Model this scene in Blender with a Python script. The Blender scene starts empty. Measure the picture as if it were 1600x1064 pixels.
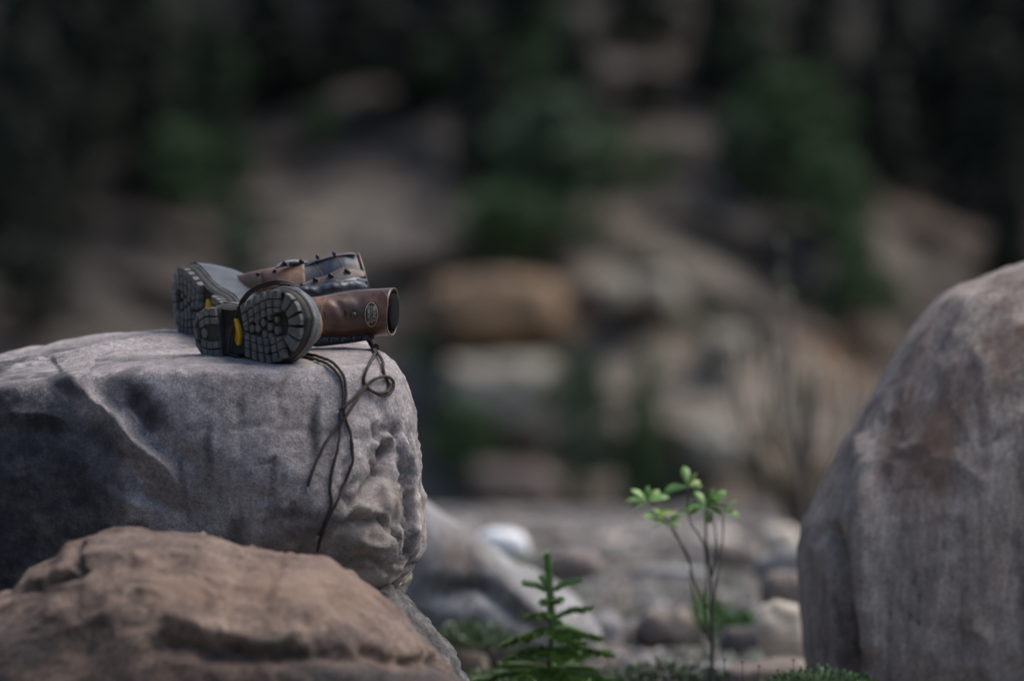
import bpy, bmesh, math, random
import numpy as np
from mathutils import Vector
from mathutils.bvhtree import BVHTree

random.seed(7); RNG = np.random.default_rng(7)
SC = bpy.context.scene; COL = SC.collection

# ------------------------------------------------------------------ camera
FPX = 8900.0                       # focal length in photo pixels (200 mm on a 36 mm sensor)
HC = 0.95                          # lens height above the gravel
PITCH = math.atan(232 / FPX)
cam_d = bpy.data.cameras.new('camera'); cam = bpy.data.objects.new('camera', cam_d); COL.objects.link(cam)
cam.location = (0, 0, HC); cam.rotation_euler = (math.pi / 2 - PITCH, 0, 0)
cam_d.sensor_width = 36; cam_d.lens = 36 * FPX / 1600; cam_d.clip_end = 500
cam_d.dof.use_dof = True; cam_d.dof.focus_distance = 8.86; cam_d.dof.aperture_fstop = 2.6
SC.camera = cam
# ------------------------------------------------------------------ light
SUN_EL, SUN_AZ = 56, 78            # azimuth from +Y (away) towards +X (right)
w = bpy.data.worlds.new('World'); SC.world = w; w.use_nodes = True
nt = w.node_tree; nt.nodes.clear()
bg = nt.nodes.new('ShaderNodeBackground'); sky = nt.nodes.new('ShaderNodeTexSky'); wo = nt.nodes.new('ShaderNodeOutputWorld')
sky.sky_type = 'NISHITA'; sky.sun_disc = False
sky.sun_elevation = math.radians(SUN_EL); sky.sun_rotation = math.radians(SUN_AZ)
bg.inputs['Strength'].default_value = 0.082
nt.links.new(sky.outputs[0], bg.inputs[0]); nt.links.new(bg.outputs[0], wo.inputs[0])
sd = bpy.data.lights.new('sun', 'SUN'); sun = bpy.data.objects.new('sun', sd); COL.objects.link(sun)
sd.energy = 2.0; sd.angle = math.radians(50); sd.color = (1, .90, .80)
e, a = math.radians(SUN_EL), math.radians(SUN_AZ)
sun.rotation_euler = Vector((math.cos(e) * math.sin(a), math.cos(e) * math.cos(a), math.sin(e))).to_track_quat('Z', 'Y').to_euler()
sun.location = (3, 3, 8)
SC.view_settings.view_transform = 'Standard'; SC.view_settings.look = 'None'
SC.view_settings.exposure = 1.0; SC.view_settings.gamma = 1; SC.view_settings.use_curve_mapping = False

# ------------------------------------------------------------------ helpers
cp, sp_ = math.cos(PITCH), math.sin(PITCH)
BR = np.array([1., 0, 0]); BU = np.array([0, sp_, cp]); BF = np.array([0, cp, -sp_]); C0 = np.array([0, 0, HC])
BAS = np.stack([BR, BU, -BF])      # rows: right, up, toward the lens
def P(u, v, d):
    u = np.asarray(u, float); v = np.asarray(v, float); d = np.asarray(d, float)
    return C0 + ((u - 800) / FPX * d)[..., None] * BR - ((v - 532) / FPX * d)[..., None] * BU + d[..., None] * BF
def proj(V):
    q = V - C0; d = q @ BF
    return 800 + FPX * (q @ BR) / d, 532 - FPX * (q @ BU) / d, d
def sstep(a, b, x):
    t = np.clip((x - a) / (b - a), 0, 1); return t * t * (3 - 2 * t)
def _hash(i, j, k, s):
    n = (i * 374761393 + j * 668265263 + k * 2147483647 + s * 1274126177) & 0xffffffff
    n = ((n ^ (n >> 13)) * 1274126177) & 0xffffffff
    n = ((n ^ (n >> 15)) * 2246822519) & 0xffffffff
    return ((n ^ (n >> 16)) & 0xffff) / 65535.0
def vnoise(p, s=0):
    f = np.floor(p).astype(np.int64); t = p - f; t = t * t * t * (t * (t * 6 - 15) + 10); r = 0
    for dx in (0, 1):
        for dy in (0, 1):
            for dz in (0, 1):
                wt = (t[:, 0] if dx else 1 - t[:, 0]) * (t[:, 1] if dy else 1 - t[:, 1]) * (t[:, 2] if dz else 1 - t[:, 2])
                r = r + wt * _hash(f[:, 0] + dx, f[:, 1] + dy, f[:, 2] + dz, s)
    return r * 2 - 1
def fbm(p, o=4, s=0, g=.5):
    r = 0; am = 1
    for i in range(o):
        r = r + am * vnoise(p + i * 17.3, s + i); p = p * 2.03; am *= g
    return r
def ridged(p, o=4, s=0):
    r = 0; am = 1
    for i in range(o):
        r = r + am * (1 - 2 * np.abs(vnoise(p + i * 9.7, s + i))); p = p * 2.1; am *= .5
    return r
def seg_dist(U, V, pts):
    """distance and signed side of points (U,V) to a polyline, and position along it"""
    best = np.full(U.shape, 1e9); side = np.zeros(U.shape); along = np.zeros(U.shape); n = len(pts) - 1
    for i in range(n):
        (x0, y0), (x1, y1) = pts[i], pts[i + 1]; dx, dy = x1 - x0, y1 - y0; L = dx * dx + dy * dy
        t = np.clip(((U - x0) * dx + (V - y0) * dy) / L, 0, 1)
        d = np.hypot(U - x0 - t * dx, V - y0 - t * dy); m = d < best
        best = np.where(m, d, best); side = np.where(m, np.sign(dx * (V - y0) - dy * (U - x0)), side); along = np.where(m, (i + t) / n, along)
    return best, side, along
def blob(U, V, cx, cy, rx, ry, rot=0):
    c, s = math.cos(math.radians(rot)), math.sin(math.radians(rot)); x, y = U - cx, V - cy
    return np.exp(-(((x * c + y * s) / rx) ** 2 + ((-x * s + y * c) / ry) ** 2))

def mesh_np(name, V, F, attrs=None, smooth=True):
    V = np.asarray(V, np.float32); F = np.asarray(F, np.int32); me = bpy.data.meshes.new(name)
    k = F.shape[1]
    me.vertices.add(len(V)); me.vertices.foreach_set('co', V.ravel())
    me.loops.add(F.size); me.loops.foreach_set('vertex_index', F.ravel())
    me.polygons.add(len(F)); me.polygons.foreach_set('loop_start', np.arange(0, F.size, k, dtype=np.int32))
    me.polygons.foreach_set('use_smooth', np.full(len(F), smooth))
    me.update(calc_edges=True); me.validate()
    for an, av in (attrs or {}).items():
        at = me.attributes.new(an, 'FLOAT', 'POINT'); at.data.foreach_set('value', np.asarray(av, np.float32))
    return me
def tag(o, label=None, cat=None, group=None, kind=None):
    if label: o['label'] = label
    if cat: o['category'] = cat
    if group: o['group'] = group
    if kind: o['kind'] = kind
    return o
def link(name, me, m=None, parent=None, loc=None):
    o = bpy.data.objects.new(name, me); COL.objects.link(o)
    if m and me is not None and not me.materials: me.materials.append(m)
    if parent: o.parent = parent
    if loc is not None: o.location = loc
    return o
def empty(name, loc, label, cat, group=None):
    o = bpy.data.objects.new(name, None); COL.objects.link(o); o.location = tuple(loc); o.empty_display_size = .05
    return tag(o, label, cat, group)
def build(name, V, F, m, parent=None, origin=None, attrs=None, smooth=True):
    """one mesh object from world-space vertices, stored relative to its parent's (or its own) origin"""
    V = np.asarray(V, float)
    og = np.array(parent_org(parent)) if parent else (np.array(origin) if origin is not None else np.zeros(3))
    if isinstance(F, list):
        me = bpy.data.meshes.new(name); me.from_pydata((V - og).tolist(), [], F)
        if smooth: me.polygons.foreach_set('use_smooth', [True] * len(me.polygons))
        for an, av in (attrs or {}).items():
            at = me.attributes.new(an, 'FLOAT', 'POINT'); at.data.foreach_set('value', np.asarray(av, np.float32))
    else: me = mesh_np(name, V - og, F, attrs, smooth)
    return link(name, me, m, parent, None if parent else tuple(og))
def parent_org(p):
    v = Vector((0, 0, 0))
    while p: v = v + p.location; p = p.parent
    return v[:]
def bvh(V, F): return BVHTree.FromPolygons([tuple(x) for x in V], [tuple(int(i) for i in f) for f in F])
def hit(tree, u, v, off=0.0):
    d = Vector(P(u, v, 1.0) - C0).normalized()
    loc, n, i, dist = tree.ray_cast(Vector(C0), d)
    if loc is None: return None
    if n.dot(d) > 0: n = -n
    return np.array(loc + n * off)
def grid_faces(nu, nv, close=False):
    F = []
    for i in range(nu - 1):
        for j in range(nv if close else nv - 1):
            F.append((i * nv + j, i * nv + (j + 1) % nv, (i + 1) * nv + (j + 1) % nv, (i + 1) * nv + j))
    return F
def catmull(pts, n):
    pts = np.asarray(pts, float); q = np.vstack([2 * pts[0] - pts[1], pts, 2 * pts[-1] - pts[-2]]); out = []
    for i in range(len(pts) - 1):
        a, b, c, d = q[i:i + 4]
        for t in np.linspace(0, 1, n, endpoint=False):
            out.append(.5 * (2 * b + (c - a) * t + (2 * a - 5 * b + 4 * c - d) * t * t + (3 * b - a - 3 * c + d) * t ** 3))
    out.append(pts[-1]); return np.array(out)
def tube(pts, r, seg=8, cap=True):
    pts = np.asarray(pts, float); n = len(pts); r = np.broadcast_to(np.asarray(r, float), (n,))
    T = np.gradient(pts, axis=0); T /= np.linalg.norm(T, axis=1)[:, None] + 1e-12
    a = np.array([0, 0, 1.]) if abs(T[0][2]) < .9 else np.array([1., 0, 0]); V = []
    for i in range(n):
        a = a - T[i] * (a @ T[i]); a /= np.linalg.norm(a) + 1e-12; b = np.cross(T[i], a)
        for k in range(seg):
            t = 2 * math.pi * k / seg; V.append(pts[i] + r[i] * (a * math.cos(t) + b * math.sin(t)))
    F = [list(f) for f in grid_faces(n, seg, True)]
    if cap: F.append(list(range(seg))[::-1]); F.append([(n - 1) * seg + k for k in range(seg)])
    return np.array(V), F
def join(parts):
    V = []; F = []; o = 0
    for v, f in parts:
        V.append(np.asarray(v)); F += [[i + o for i in ff] for ff in f]; o += len(v)
    return np.vstack(V), F
_ico = {}
def ico(n):
    if n not in _ico:
        bm = bmesh.new(); bmesh.ops.create_icosphere(bm, subdivisions=n, radius=1)
        V = np.array([v.co[:] for v in bm.verts]); F = np.array([[v.index for v in f.verts] for f in bm.faces]); bm.free()
        V /= np.linalg.norm(V, axis=1)[:, None]; _ico[n] = (V, F)
    return _ico[n]

# ------------------------------------------------------------------ materials
class NT:
    def __init__(s, name):
        s.m = bpy.data.materials.new(name); s.m.use_nodes = True; s.t = s.m.node_tree; s.b = s.t.nodes['Principled BSDF']
        s.co = s.t.nodes.new('ShaderNodeTexCoord').outputs['Object']
    def n(s, typ, **kw):
        nd = s.t.nodes.new(typ)
        for k, v in kw.items():
            if hasattr(nd, k) and not k[0].isupper(): setattr(nd, k, v)
        return nd
    def put(s, inp, v):
        if hasattr(v, 'links') or hasattr(v, 'is_output'): s.t.links.new(v, inp)
        elif isinstance(v, (tuple, list)) and inp.type == 'RGBA': inp.default_value = (*v, 1) if len(v) == 3 else v
        else: inp.default_value = v
    def noise(s, scale, detail=6, rough=.6, stretch=None, dist=0):
        nd = s.n('ShaderNodeTexNoise'); co = s.co
        if stretch:
            mp = s.n('ShaderNodeMapping'); s.put(mp.inputs[0], co); mp.inputs['Scale'].default_value = stretch; co = mp.outputs[0]
        s.put(nd.inputs['Vector'], co); nd.inputs['Scale'].default_value = scale; nd.inputs['Detail'].default_value = detail
        nd.inputs['Roughness'].default_value = rough; nd.inputs['Distortion'].default_value = dist; return nd.outputs[0]
    def ramp(s, v, stops):
        nd = s.n('ShaderNodeValToRGB'); s.put(nd.inputs[0], v); cr = nd.color_ramp
        while len(cr.elements) < len(stops): cr.elements.new(.5)
        for el, (p, c) in zip(cr.elements, stops): el.position = p; el.color = (*c, 1) if isinstance(c, tuple) else (c, c, c, 1)
        return nd.outputs[0]
    def mix(s, f, a, b, mode='MIX'):
        nd = s.n('ShaderNodeMix'); nd.data_type = 'RGBA'; nd.blend_type = mode
        s.put(nd.inputs[0], f); s.put(nd.inputs[6], a); s.put(nd.inputs[7], b); return nd.outputs[2]
    def math(s, op, a, b=0.):
        nd = s.n('ShaderNodeMath'); nd.operation = op; s.put(nd.inputs[0], a); s.put(nd.inputs[1], b); return nd.outputs[0]
    def attr(s, name):
        nd = s.n('ShaderNodeAttribute'); nd.attribute_name = name; return nd.outputs['Fac']
    def bump(s, h, dist, strength=1):
        nd = s.n('ShaderNodeBump'); s.put(nd.inputs['Height'], h); nd.inputs['Distance'].default_value = dist; nd.inputs['Strength'].default_value = strength
        s.put(s.b.inputs['Normal'], nd.outputs[0])
    def done(s, col=None, rough=None, **kw):
        if col is not None: s.put(s.b.inputs['Base Color'], col)
        if rough is not None: s.put(s.b.inputs['Roughness'], rough)
        for k, v in kw.items(): s.put(s.b.inputs[k], v)
        return s.m
def rock_mat(name, light, mid, dark, scale=1., stain_shade=(.02, .025, .032), rust=(.12, .07, .04), bump=.002, speck=.5, stretch=None, rough=.85, streak=False):
    m = NT(name)
    big = m.noise(7 * scale, 8, .62, stretch, .4)
    c = m.ramp(big, [(.30, dark), (.5, mid), (.72, light)])
    sp = m.noise(330 * scale, 3, .7); c = m.mix(min(1., speck * 1.3), c, m.ramp(sp, [(.34, .14), (.5, .5), (.66, .92)]), 'OVERLAY'); s2_ = m.noise(130 * scale, 4, .7); c = m.mix(speck, c, m.ramp(s2_, [(.34, .25), (.5, .5), (.68, .8)]), 'OVERLAY')
    md = m.noise(55 * scale, 6, .65, stretch); c = m.mix(.65, c, m.ramp(md, [(.3, .3), (.5, .5), (.7, .72)]), 'OVERLAY')
    if streak:
        c = m.mix(.5, c, m.ramp(m.noise(26, 5, .65, (1, 1, .16)), [(.3, .32), (.5, .5), (.7, .66)]), 'OVERLAY'); c = m.mix(m.ramp(m.noise(95, 4, .6), [(.60, 0.), (.72, .6)]), c, (.10, .09, .085))
        c = m.mix(m.ramp(m.noise(12, 6, .7), [(.5, 0.), (.7, .45)]), c, (.27, .225, .20))
    brk = m.ramp(m.math('ADD', m.attr('stain_shade'), m.math('MULTIPLY', m.math('SUBTRACT', m.noise(24 * scale, 9, .75), .5), 1.3)), [(.12, 0.), (.45, .5), (1.0, .95)]); c = m.mix(brk, c, stain_shade)
    brk2 = m.ramp(m.math('ADD', m.attr('rust'), m.math('MULTIPLY', m.math('SUBTRACT', m.noise(20 * scale, 9, .75), .5), 1.2)), [(.2, 0.), (.45, .35), (.9, .85)]); c = m.mix(brk2, c, rust)
    h = m.math('ADD', m.noise(60 * scale, 9, .78, stretch), m.math('MULTIPLY', m.noise(320 * scale, 4, .7), .35))
    m.bump(h, bump); return m.done(c, rough)
def plain(name, c1, c2, scale=30, rough=.6, bump=0, bscale=None, **kw):
    m = NT(name); n = m.noise(scale, 6, .6); c = m.ramp(n, [(.3, c1), (.7, c2)])
    if bump: m.bump(m.noise(bscale or scale * 4, 5, .7), bump)
    return m.done(c, rough, **kw)

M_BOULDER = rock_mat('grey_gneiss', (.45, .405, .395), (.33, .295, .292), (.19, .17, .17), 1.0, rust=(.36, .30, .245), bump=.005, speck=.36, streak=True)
M_BROWN = rock_mat('brown_sandstone', (.43, .31, .235), (.225, .155, .12), (.08, .058, .048), 1.7, rust=(.42, .28, .20), bump=.009, speck=.85, stretch=(1, 1, 1.4))
M_RIGHT = rock_mat('streaked_granite', (.52, .45, .395), (.36, .30, .262), (.19, .155, .13), 1.1, rust=(.20, .115, .08), bump=.006, speck=.4, stretch=(1.7, 1.7, .32))
M_SLAB = rock_mat('blue_grey_slab', (.42, .415, .41), (.28, .275, .27), (.15, .145, .14), 1.3, rust=(.14, .10, .08), bump=.004)
M_DARKG = rock_mat('rough_dark_gneiss', (.36, .34, .33), (.15, .14, .135), (.05, .047, .045), 3.5, bump=.008)
M_WHITE = rock_mat('white_quartz', (.95, .95, .95), (.92, .93, .93), (.8, .81, .82), 1.5, bump=.002, speck=.1)
M_CREAM = rock_mat('cream_limestone', (.78, .71, .6), (.64, .57, .47), (.42, .37, .3), 1.5, bump=.003, speck=.25)
M_PINK = rock_mat('pinkish_cobble', (.38, .32, .28), (.22, .18, .155), (.10, .082, .072), 1.5, bump=.003)
M_GREYC = rock_mat('grey_cobble', (.34, .33, .325), (.20, .192, .188), (.09, .086, .084), 1.5, bump=.003)
M_DARKC = rock_mat('dark_cobble', (.18, .16, .16), (.11, .095, .095), (.05, .045, .045), 1.5, bump=.003)
M_ORANGE = rock_mat('ochre_sandstone', (.42, .28, .165), (.25, .165, .10), (.11, .085, .065), .5, bump=.02)
M_PALE = rock_mat('pale_sandstone', (.46, .42, .35), (.34, .31, .25), (.18, .16, .13), .1, bump=.02)
M_BRC = rock_mat('brown_cliff_rock', (.24, .18, .15), (.17, .13, .11), (.09, .07, .06), .1, bump=.02)
M_BARK = plain('bark', (.05, .035, .028), (.12, .09, .07), 60, .9, .001)

# ------------------------------------------------------------------ rocks
def outline_rock(name, pts, d, front, back, mat, label=None, cat='rock', group=None, sub=5, power=.62, amp=.04, nscale=4., centre=None,
                 hook=None, seed=0, kind=None, ridge=0.):
    """a closed solid boulder whose silhouette follows a traced outline; it bulges `front` metres towards and `back` metres away from the lens"""
    pts = np.array(pts, float)
    c = np.array(centre if centre else pts.mean(0), float)
    ang = np.linspace(-math.pi, math.pi, 721)[:-1]; R = np.zeros(720)
    q = pts - c; q[:, 1] *= -1; n = len(q)
    for k, t in enumerate(ang):
        dx, dy = math.cos(t), math.sin(t); best = 0
        for i in range(n):
            x0, y0 = q[i]; x1, y1 = q[(i + 1) % n]; ex, ey = x1 - x0, y1 - y0; den = dx * ey - dy * ex
            if abs(den) < 1e-9: continue
            rr = (x0 * ey - y0 * ex) / den; s = (x0 * dy - y0 * dx) / den
            if rr > 0 and -1e-6 <= s <= 1 + 1e-6: best = max(best, rr)
        R[k] = best
    K = np.exp(-np.linspace(-2, 2, 13) ** 2); K /= K.sum(); R = np.convolve(np.r_[R[-6:], R, R[:6]], K, 'valid')
    D, F = ico(sub); phi = np.arctan2(D[:, 1], D[:, 0]); rho = np.hypot(D[:, 0], D[:, 1])
    Rp = np.interp(phi, np.r_[ang, math.pi], np.r_[R, R[0]]) / FPX * d
    inp = rho ** power; dep = np.sign(D[:, 2]) * np.abs(D[:, 2]) ** power
    nrm = (inp ** (2 / power) + np.abs(dep) ** (2 / power)) ** (-power / 2)
    x = Rp * np.cos(phi) * inp * nrm; y = Rp * np.sin(phi) * inp * nrm; z = np.where(dep > 0, front, back) * dep * nrm
    ctr = P(c[0], c[1], d); V = ctr + np.stack([x, y, z], 1) @ BAS
    N = np.stack([D[:, 0] / max(R.max() / FPX * d, 1e-3), D[:, 1] / max(R.max() / FPX * d, 1e-3), D[:, 2] / max(front, back)], 1)
    N /= np.linalg.norm(N, axis=1)[:, None]; N = N @ BAS
    size = R.mean() / FPX * d; q = (V - ctr) / size
    dsp = fbm(q * nscale * .5 + seed * 3.1, 5, seed) * amp * size
    if ridge: dsp += ridged(q * nscale * .4 + seed, 4, seed + 5) * ridge * size
    cav = np.zeros(len(V))
    if sub >= 6:
        wq = q + np.stack([fbm(q * 5, 3, 90 + seed), fbm(q * 5, 3, 91 + seed), fbm(q * 5, 3, 92 + seed)], 1) * .05
        for fq, wd_, am_ in ((1.7, .02, -.016), (3.6, .03, -.010), (8, .05, -.005)):
            ck = np.exp(-(np.abs(vnoise(wq * fq, 81 + seed)) / wd_)) * sstep(-.1, .4, vnoise(q * fq * .5 + 7, 83 + seed)); dsp = dsp + ck * am_ * size * .6; cav = np.maximum(cav, ck)
    V = V + N * (dsp - abs(amp) * size * .2)[:, None]
    at = {'stain_shade': np.zeros(len(V)), 'rust': np.zeros(len(V))}
    if hook:
        U_, V_, d_ = proj(V); dd = hook(U_, V_, V, at, D)
        if dd is not None: V = V + N * dd[:, None]
    at['stain_shade'] = np.maximum(at['stain_shade'], cav * .6)
    base = np.array([ctr[0], ctr[1], V[:, 2].min()])
    o = build(name, V, F, mat, origin=base, attrs=at)
    return tag(o, label, cat, group, kind), V, F

# the big grey boulder that carries the boots: a rounded polytope with carved ridges
def make_boulder():
    ctr = P(130, 790, 9.2)
    planes = [  # normal in (right, up, toward lens), point (u, v, d)
        ((-.19, 1, .085), (250, 521, 9.2)), ((.0, 1, .075), (390, 556, 8.86)), ((.18, 1, .03), (595, 533, 9.15)), ((-.16, 1, -.22), (285, 501, 9.42)),
        ((.84, .55, -.06), (620, 572, 9.0)), ((1, .09, -.06), (648, 740, 8.95)), ((.62, .10, .75), (604, 700, 8.67)),
        ((.0, .42, 1), (330, 590, 8.63)), ((.0, .20, 1), (400, 700, 8.585)), ((.03, -.95, 1), (400, 797, 8.575)), ((-.42, .18, 1), (120, 640, 8.70)),
        ((-.35, -.35, 1), (60, 760, 8.72)), ((.76, -.65, .05), (647, 888, 8.95)), ((.55, -1, .12), (618, 930, 8.95)), ((0, -1, 0), (0, 1215, 9.2)),
        ((.05, .1, -1), (300, 700, 9.95)), ((.6, .1, -.8), (600, 700, 9.6)), ((-1, .1, 0), (-520, 800, 9.2)), ((-.7, .5, -.2), (-420, 640, 9.2))]
    D, F = ico(8); Dl = D @ BAS
    acc = np.zeros(len(D)); p = 38.
    for n, pt in planes:
        n = np.array(n, float); n /= np.linalg.norm(n); nw = n @ BAS; h = (P(*pt) - ctr) @ nw
        c = np.maximum(Dl @ nw, 0) / h; acc += c ** p
    r = acc ** (-1 / p)
    V = ctr + Dl * r[:, None]
    u, v, d = proj(V); fr = (Dl @ -BF) > -.25
    g = V - ctr; dsp = fbm(g * 3.2, 3, 3) * .006 + fbm(g * 16, 4, 9) * .0030 + fbm(g * 60, 3, 12) * .0015
    wg = g + np.stack([fbm(g * 9, 3, 90), fbm(g * 9, 3, 91), fbm(g * 9, 3, 92)], 1) * .018
    for fq, wd_, am_, sd_ in ((3.1, .022, -.0050, 81), (6.5, .03, -.0032, 83), (13, .05, -.0018, 86)):
        ck = np.exp(-(np.abs(vnoise(wg * fq, sd_)) / wd_)) * sstep(-.1, .35, vnoise(g * fq * .45 + 7, sd_ + 1)); dsp += ck * am_; crk = np.maximum(crk, ck) if fq > 3.2 else ck
    tn = vnoise(wg * np.array([9, 9, 7.]), 95); dsp += np.round(tn * 3) / 3 * .0022 + (tn > .25) * .0018
    cav = np.zeros(len(V))
    uw, vw = u + fbm(g * 14, 3, 60) * 7, v + fbm(g * 14, 3, 61) * 7
    def line(pts, wd, am, taper=True):
        ds, sd, al = seg_dist(uw, vw, pts); t = np.sin(np.pi * np.clip(al, .04, .96)) ** .5 if taper else 1
        return np.where(fr, am * 1.15 * np.exp(-ds / wd) * t, 0)
    front = fr & (v > 560)
    # diagonal rib with a hollow above it
    rib = [(110, 590), (150, 632), (205, 690), (250, 730), (290, 778)]
    ds, sd, al = seg_dist(u, v, rib); up = np.where(sd < 0, ds, -ds)
    up = up + (uw - u) * .8; prof = np.exp(-np.abs(up) / 13) * .024 - np.exp(-((up - 34) / 24) ** 2) * .020 * (al > .02) - np.exp(-((up + 34) / 20) ** 2) * .012
    dsp += np.where(front, prof * np.clip(np.sin(np.pi * np.clip(al, .06, .94)), 0, 1) ** .6, 0)
    dsp += line([(185, 612), (215, 650), (240, 672)], 9, .010) + line([(195, 600), (230, 650), (262, 690)], 7, -.009)
    dsp += line([(0, 645), (60, 650), (110, 662)], 12, .012) + line([(0, 665), (70, 672), (120, 690)], 10, -.010)
    dsp += line([(140, 745), (200, 782), (245, 800)], 14, .010) + line([(215, 760), (260, 790), (300, 800)], 8, -.012)
    # rough broken corner at the right
    cav = crk * .55
    rough = np.where(fr, blob(u, v, 600, 830, 70, 120, 8) + .8 * blob(u, v, 598, 700, 30, 60), 0)
    rg = ridged(g * np.array([12, 12, 8.]) + fbm(g * 10, 3, 23)[:, None] * .35, 5, 21); dsp += rough * (rg - 1.05) * .016; cav = np.maximum(cav, rough * sstep(.75, -.1, rg) * 1.1)
    grain = np.where(fr, sstep(600, 640, u) * sstep(540, 640, v), 0)
    gr = (ridged(g * np.array([26, 26, 2.6]) + fbm(g * 6, 2, 4)[:, None] * .5, 4, 31) - .8); dsp += grain * gr * .0085; cav = np.maximum(cav, grain * sstep(.0, -.9, gr) * .7)
    for pl, wd, am in (([(538, 800), (560, 775), (592, 740), (580, 715)], 5, -.010), ([(505, 862), (530, 812), (560, 788)], 6, .008),
                       ([(620, 640), (628, 740), (640, 850), (650, 900)], 4, -.008), ([(600, 760), (612, 830), (625, 890)], 4, .008),
                       ([(560, 815), (600, 812), (618, 840)], 8, -.018), ([(606, 690), (600, 705), (580, 712)], 5, -.010),
                       ([(552, 850), (585, 858), (612, 850)], 6, .010), ([(540, 880), (580, 872), (625, 893)], 7, -.012), ([(575, 665), (602, 700), (588, 735)], 4, -.007), ([(560, 745), (540, 765), (548, 790)], 5, -.008), ([(632, 700), (642, 790), (648, 860)], 3.5, -.008), ([(610, 800), (622, 850), (640, 885)], 5, -.012), ([(520, 835), (548, 812), (575, 822)], 6, -.010)):
        dsp += line(pl, wd, am * 1.5); cav = np.maximum(cav, np.clip(line(pl, wd, 1.) * (am < 0), 0, 1))
    # hairline breaks on the top
    for pl in ([(265, 543), (295, 541), (330, 536)], [(255, 563), (275, 556)], [(90, 548), (150, 535), (190, 533)], [(20, 578), (60, 570), (130, 560)], [(280, 588), (330, 575), (390, 572)]):
        dsp += line(pl, 2.4, -.0035)
    dsp += line([(90, 541), (140, 530), (200, 521)], 7, .005) + line([(30, 560), (90, 553)], 6, .004)
    V = V + Dl * dsp[:, None]
    u, v, d = proj(V)
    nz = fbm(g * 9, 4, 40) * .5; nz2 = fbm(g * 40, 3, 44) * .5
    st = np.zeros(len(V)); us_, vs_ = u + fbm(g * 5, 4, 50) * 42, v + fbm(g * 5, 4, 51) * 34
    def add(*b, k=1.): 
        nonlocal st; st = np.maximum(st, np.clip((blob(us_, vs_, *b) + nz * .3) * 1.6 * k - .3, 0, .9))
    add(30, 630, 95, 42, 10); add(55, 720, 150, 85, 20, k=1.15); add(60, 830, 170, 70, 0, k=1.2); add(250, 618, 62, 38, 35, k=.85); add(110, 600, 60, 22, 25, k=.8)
    add(-150, 730, 190, 150, 0, k=1.3); add(20, 770, 165, 95, 0, k=1.7); add(90, 650, 80, 40, 25, k=1.1); add(20, 600, 60, 25, 5, k=.9); add(0, 900, 300, 110, 0, k=1.5); add(165, 690, 60, 50, 40, k=.65)  # left and lower-left blobs also paint in the shade between the boulders
    drip = np.clip(1 - np.abs(u + nz * 14 - 488) / 9, 0, 1) * sstep(606, 625, v) * (1 - sstep(690, 735, v)); st = np.maximum(st, drip * .85)
    drip = np.clip(1 - np.abs(u + nz * 10 - 424) / 6, 0, 1) * sstep(715, 740, v) * (1 - sstep(760, 795, v)); st = np.maximum(st, drip * .5)
    for (du_, da, db, dw, dk) in ((487, 606, 735, 9, 1.), (424, 700, 800, 7, .7), (330, 640, 800, 10, .45), (372, 600, 700, 8, .35), (535, 700, 860, 8, .5), (455, 770, 870, 9, .6), (290, 700, 850, 9, .5)):
        dr_ = np.clip(1.15 - np.abs(u + nz * 16 - du_) / dw, 0, 1) * sstep(da, da + 25, v + nz2 * 20) * (1 - sstep(db - 60, db, v)); st = np.maximum(st, np.clip(dr_ * dk * 1.5 * (.8 + nz2 * .6), 0, 1))
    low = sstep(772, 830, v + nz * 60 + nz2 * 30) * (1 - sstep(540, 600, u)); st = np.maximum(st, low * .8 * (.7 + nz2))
    ru = np.clip(blob(u, v, 595, 800, 70, 130) * 1.1 + nz * .9, 0, 1) * .6
    ru = np.maximum(ru, sstep(770, 830, v + nz * 60) * sstep(250, 420, u + nz * 60) * (1 - sstep(500, 600, u)) * .4); ru = np.maximum(ru, np.clip(blob(u, v, 600, 910, 70, 30) * 1.2, 0, 1))
    st = np.maximum(st, np.clip(blob(u, v, 592, 835, 42, 26, 15) * 1.1 + nz * .6 - .3, 0, 1) * .8)
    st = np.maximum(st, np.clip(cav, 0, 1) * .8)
    o = build('boulder', V, F, M_BOULDER, origin=(ctr[0], ctr[1], V[:, 2].min()), attrs={'stain_shade': st, 'rust': ru})
    tag(o, 'large pale grey boulder with dark patches on its left carrying the pair of boots', 'boulder')
    return V, F
BV, BF_ = make_boulder(); TB = bvh(BV, BF_)

def h_front(u, v, V, at, D):
    nz = fbm(V * 9, 4, 3) * .5
    at['rust'] = np.clip(blob(u, v, 330, 900, 190, 45) + blob(u, v, 520, 920, 120, 40) + nz, 0, 1) * .6
    at['stain_shade'] = np.clip(blob(u, v, 420, 1010, 160, 26, -6) * .9 + blob(u, v, 0, 1000, 150, 60) * .8 + blob(u, v, 560, 1060, 200, 30) * 1.1 + nz * .8 - .25, 0, 1) * .85
    dd = (ridged(V * np.array([9, 9, 17.]) + fbm(V * 6, 3, 8)[:, None] * 1.5, 5, 13) - 1.6) * .0045
    q_ = fbm(V * 8, 4, 70) * 22; u, v = u + q_, v + fbm(V * 8, 4, 71) * 22
    for pl, wd, am in (([(250, 1010), (370, 1000), (450, 1022), (560, 1030), (700, 1050)], 15, -.022), ([(435, 862), (440, 900), (425, 940)], 8, -.012),
                       ([(105, 855), (120, 880), (90, 900), (20, 915)], 10, -.02), ([(270, 975), (350, 968), (470, 985)], 14, .014)):
        ds, sd, al = seg_dist(u, v, pl); dd += np.where(D[:, 2] > 0, np.exp(-(ds / wd) ** 2) * am, 0)
    return dd
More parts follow.
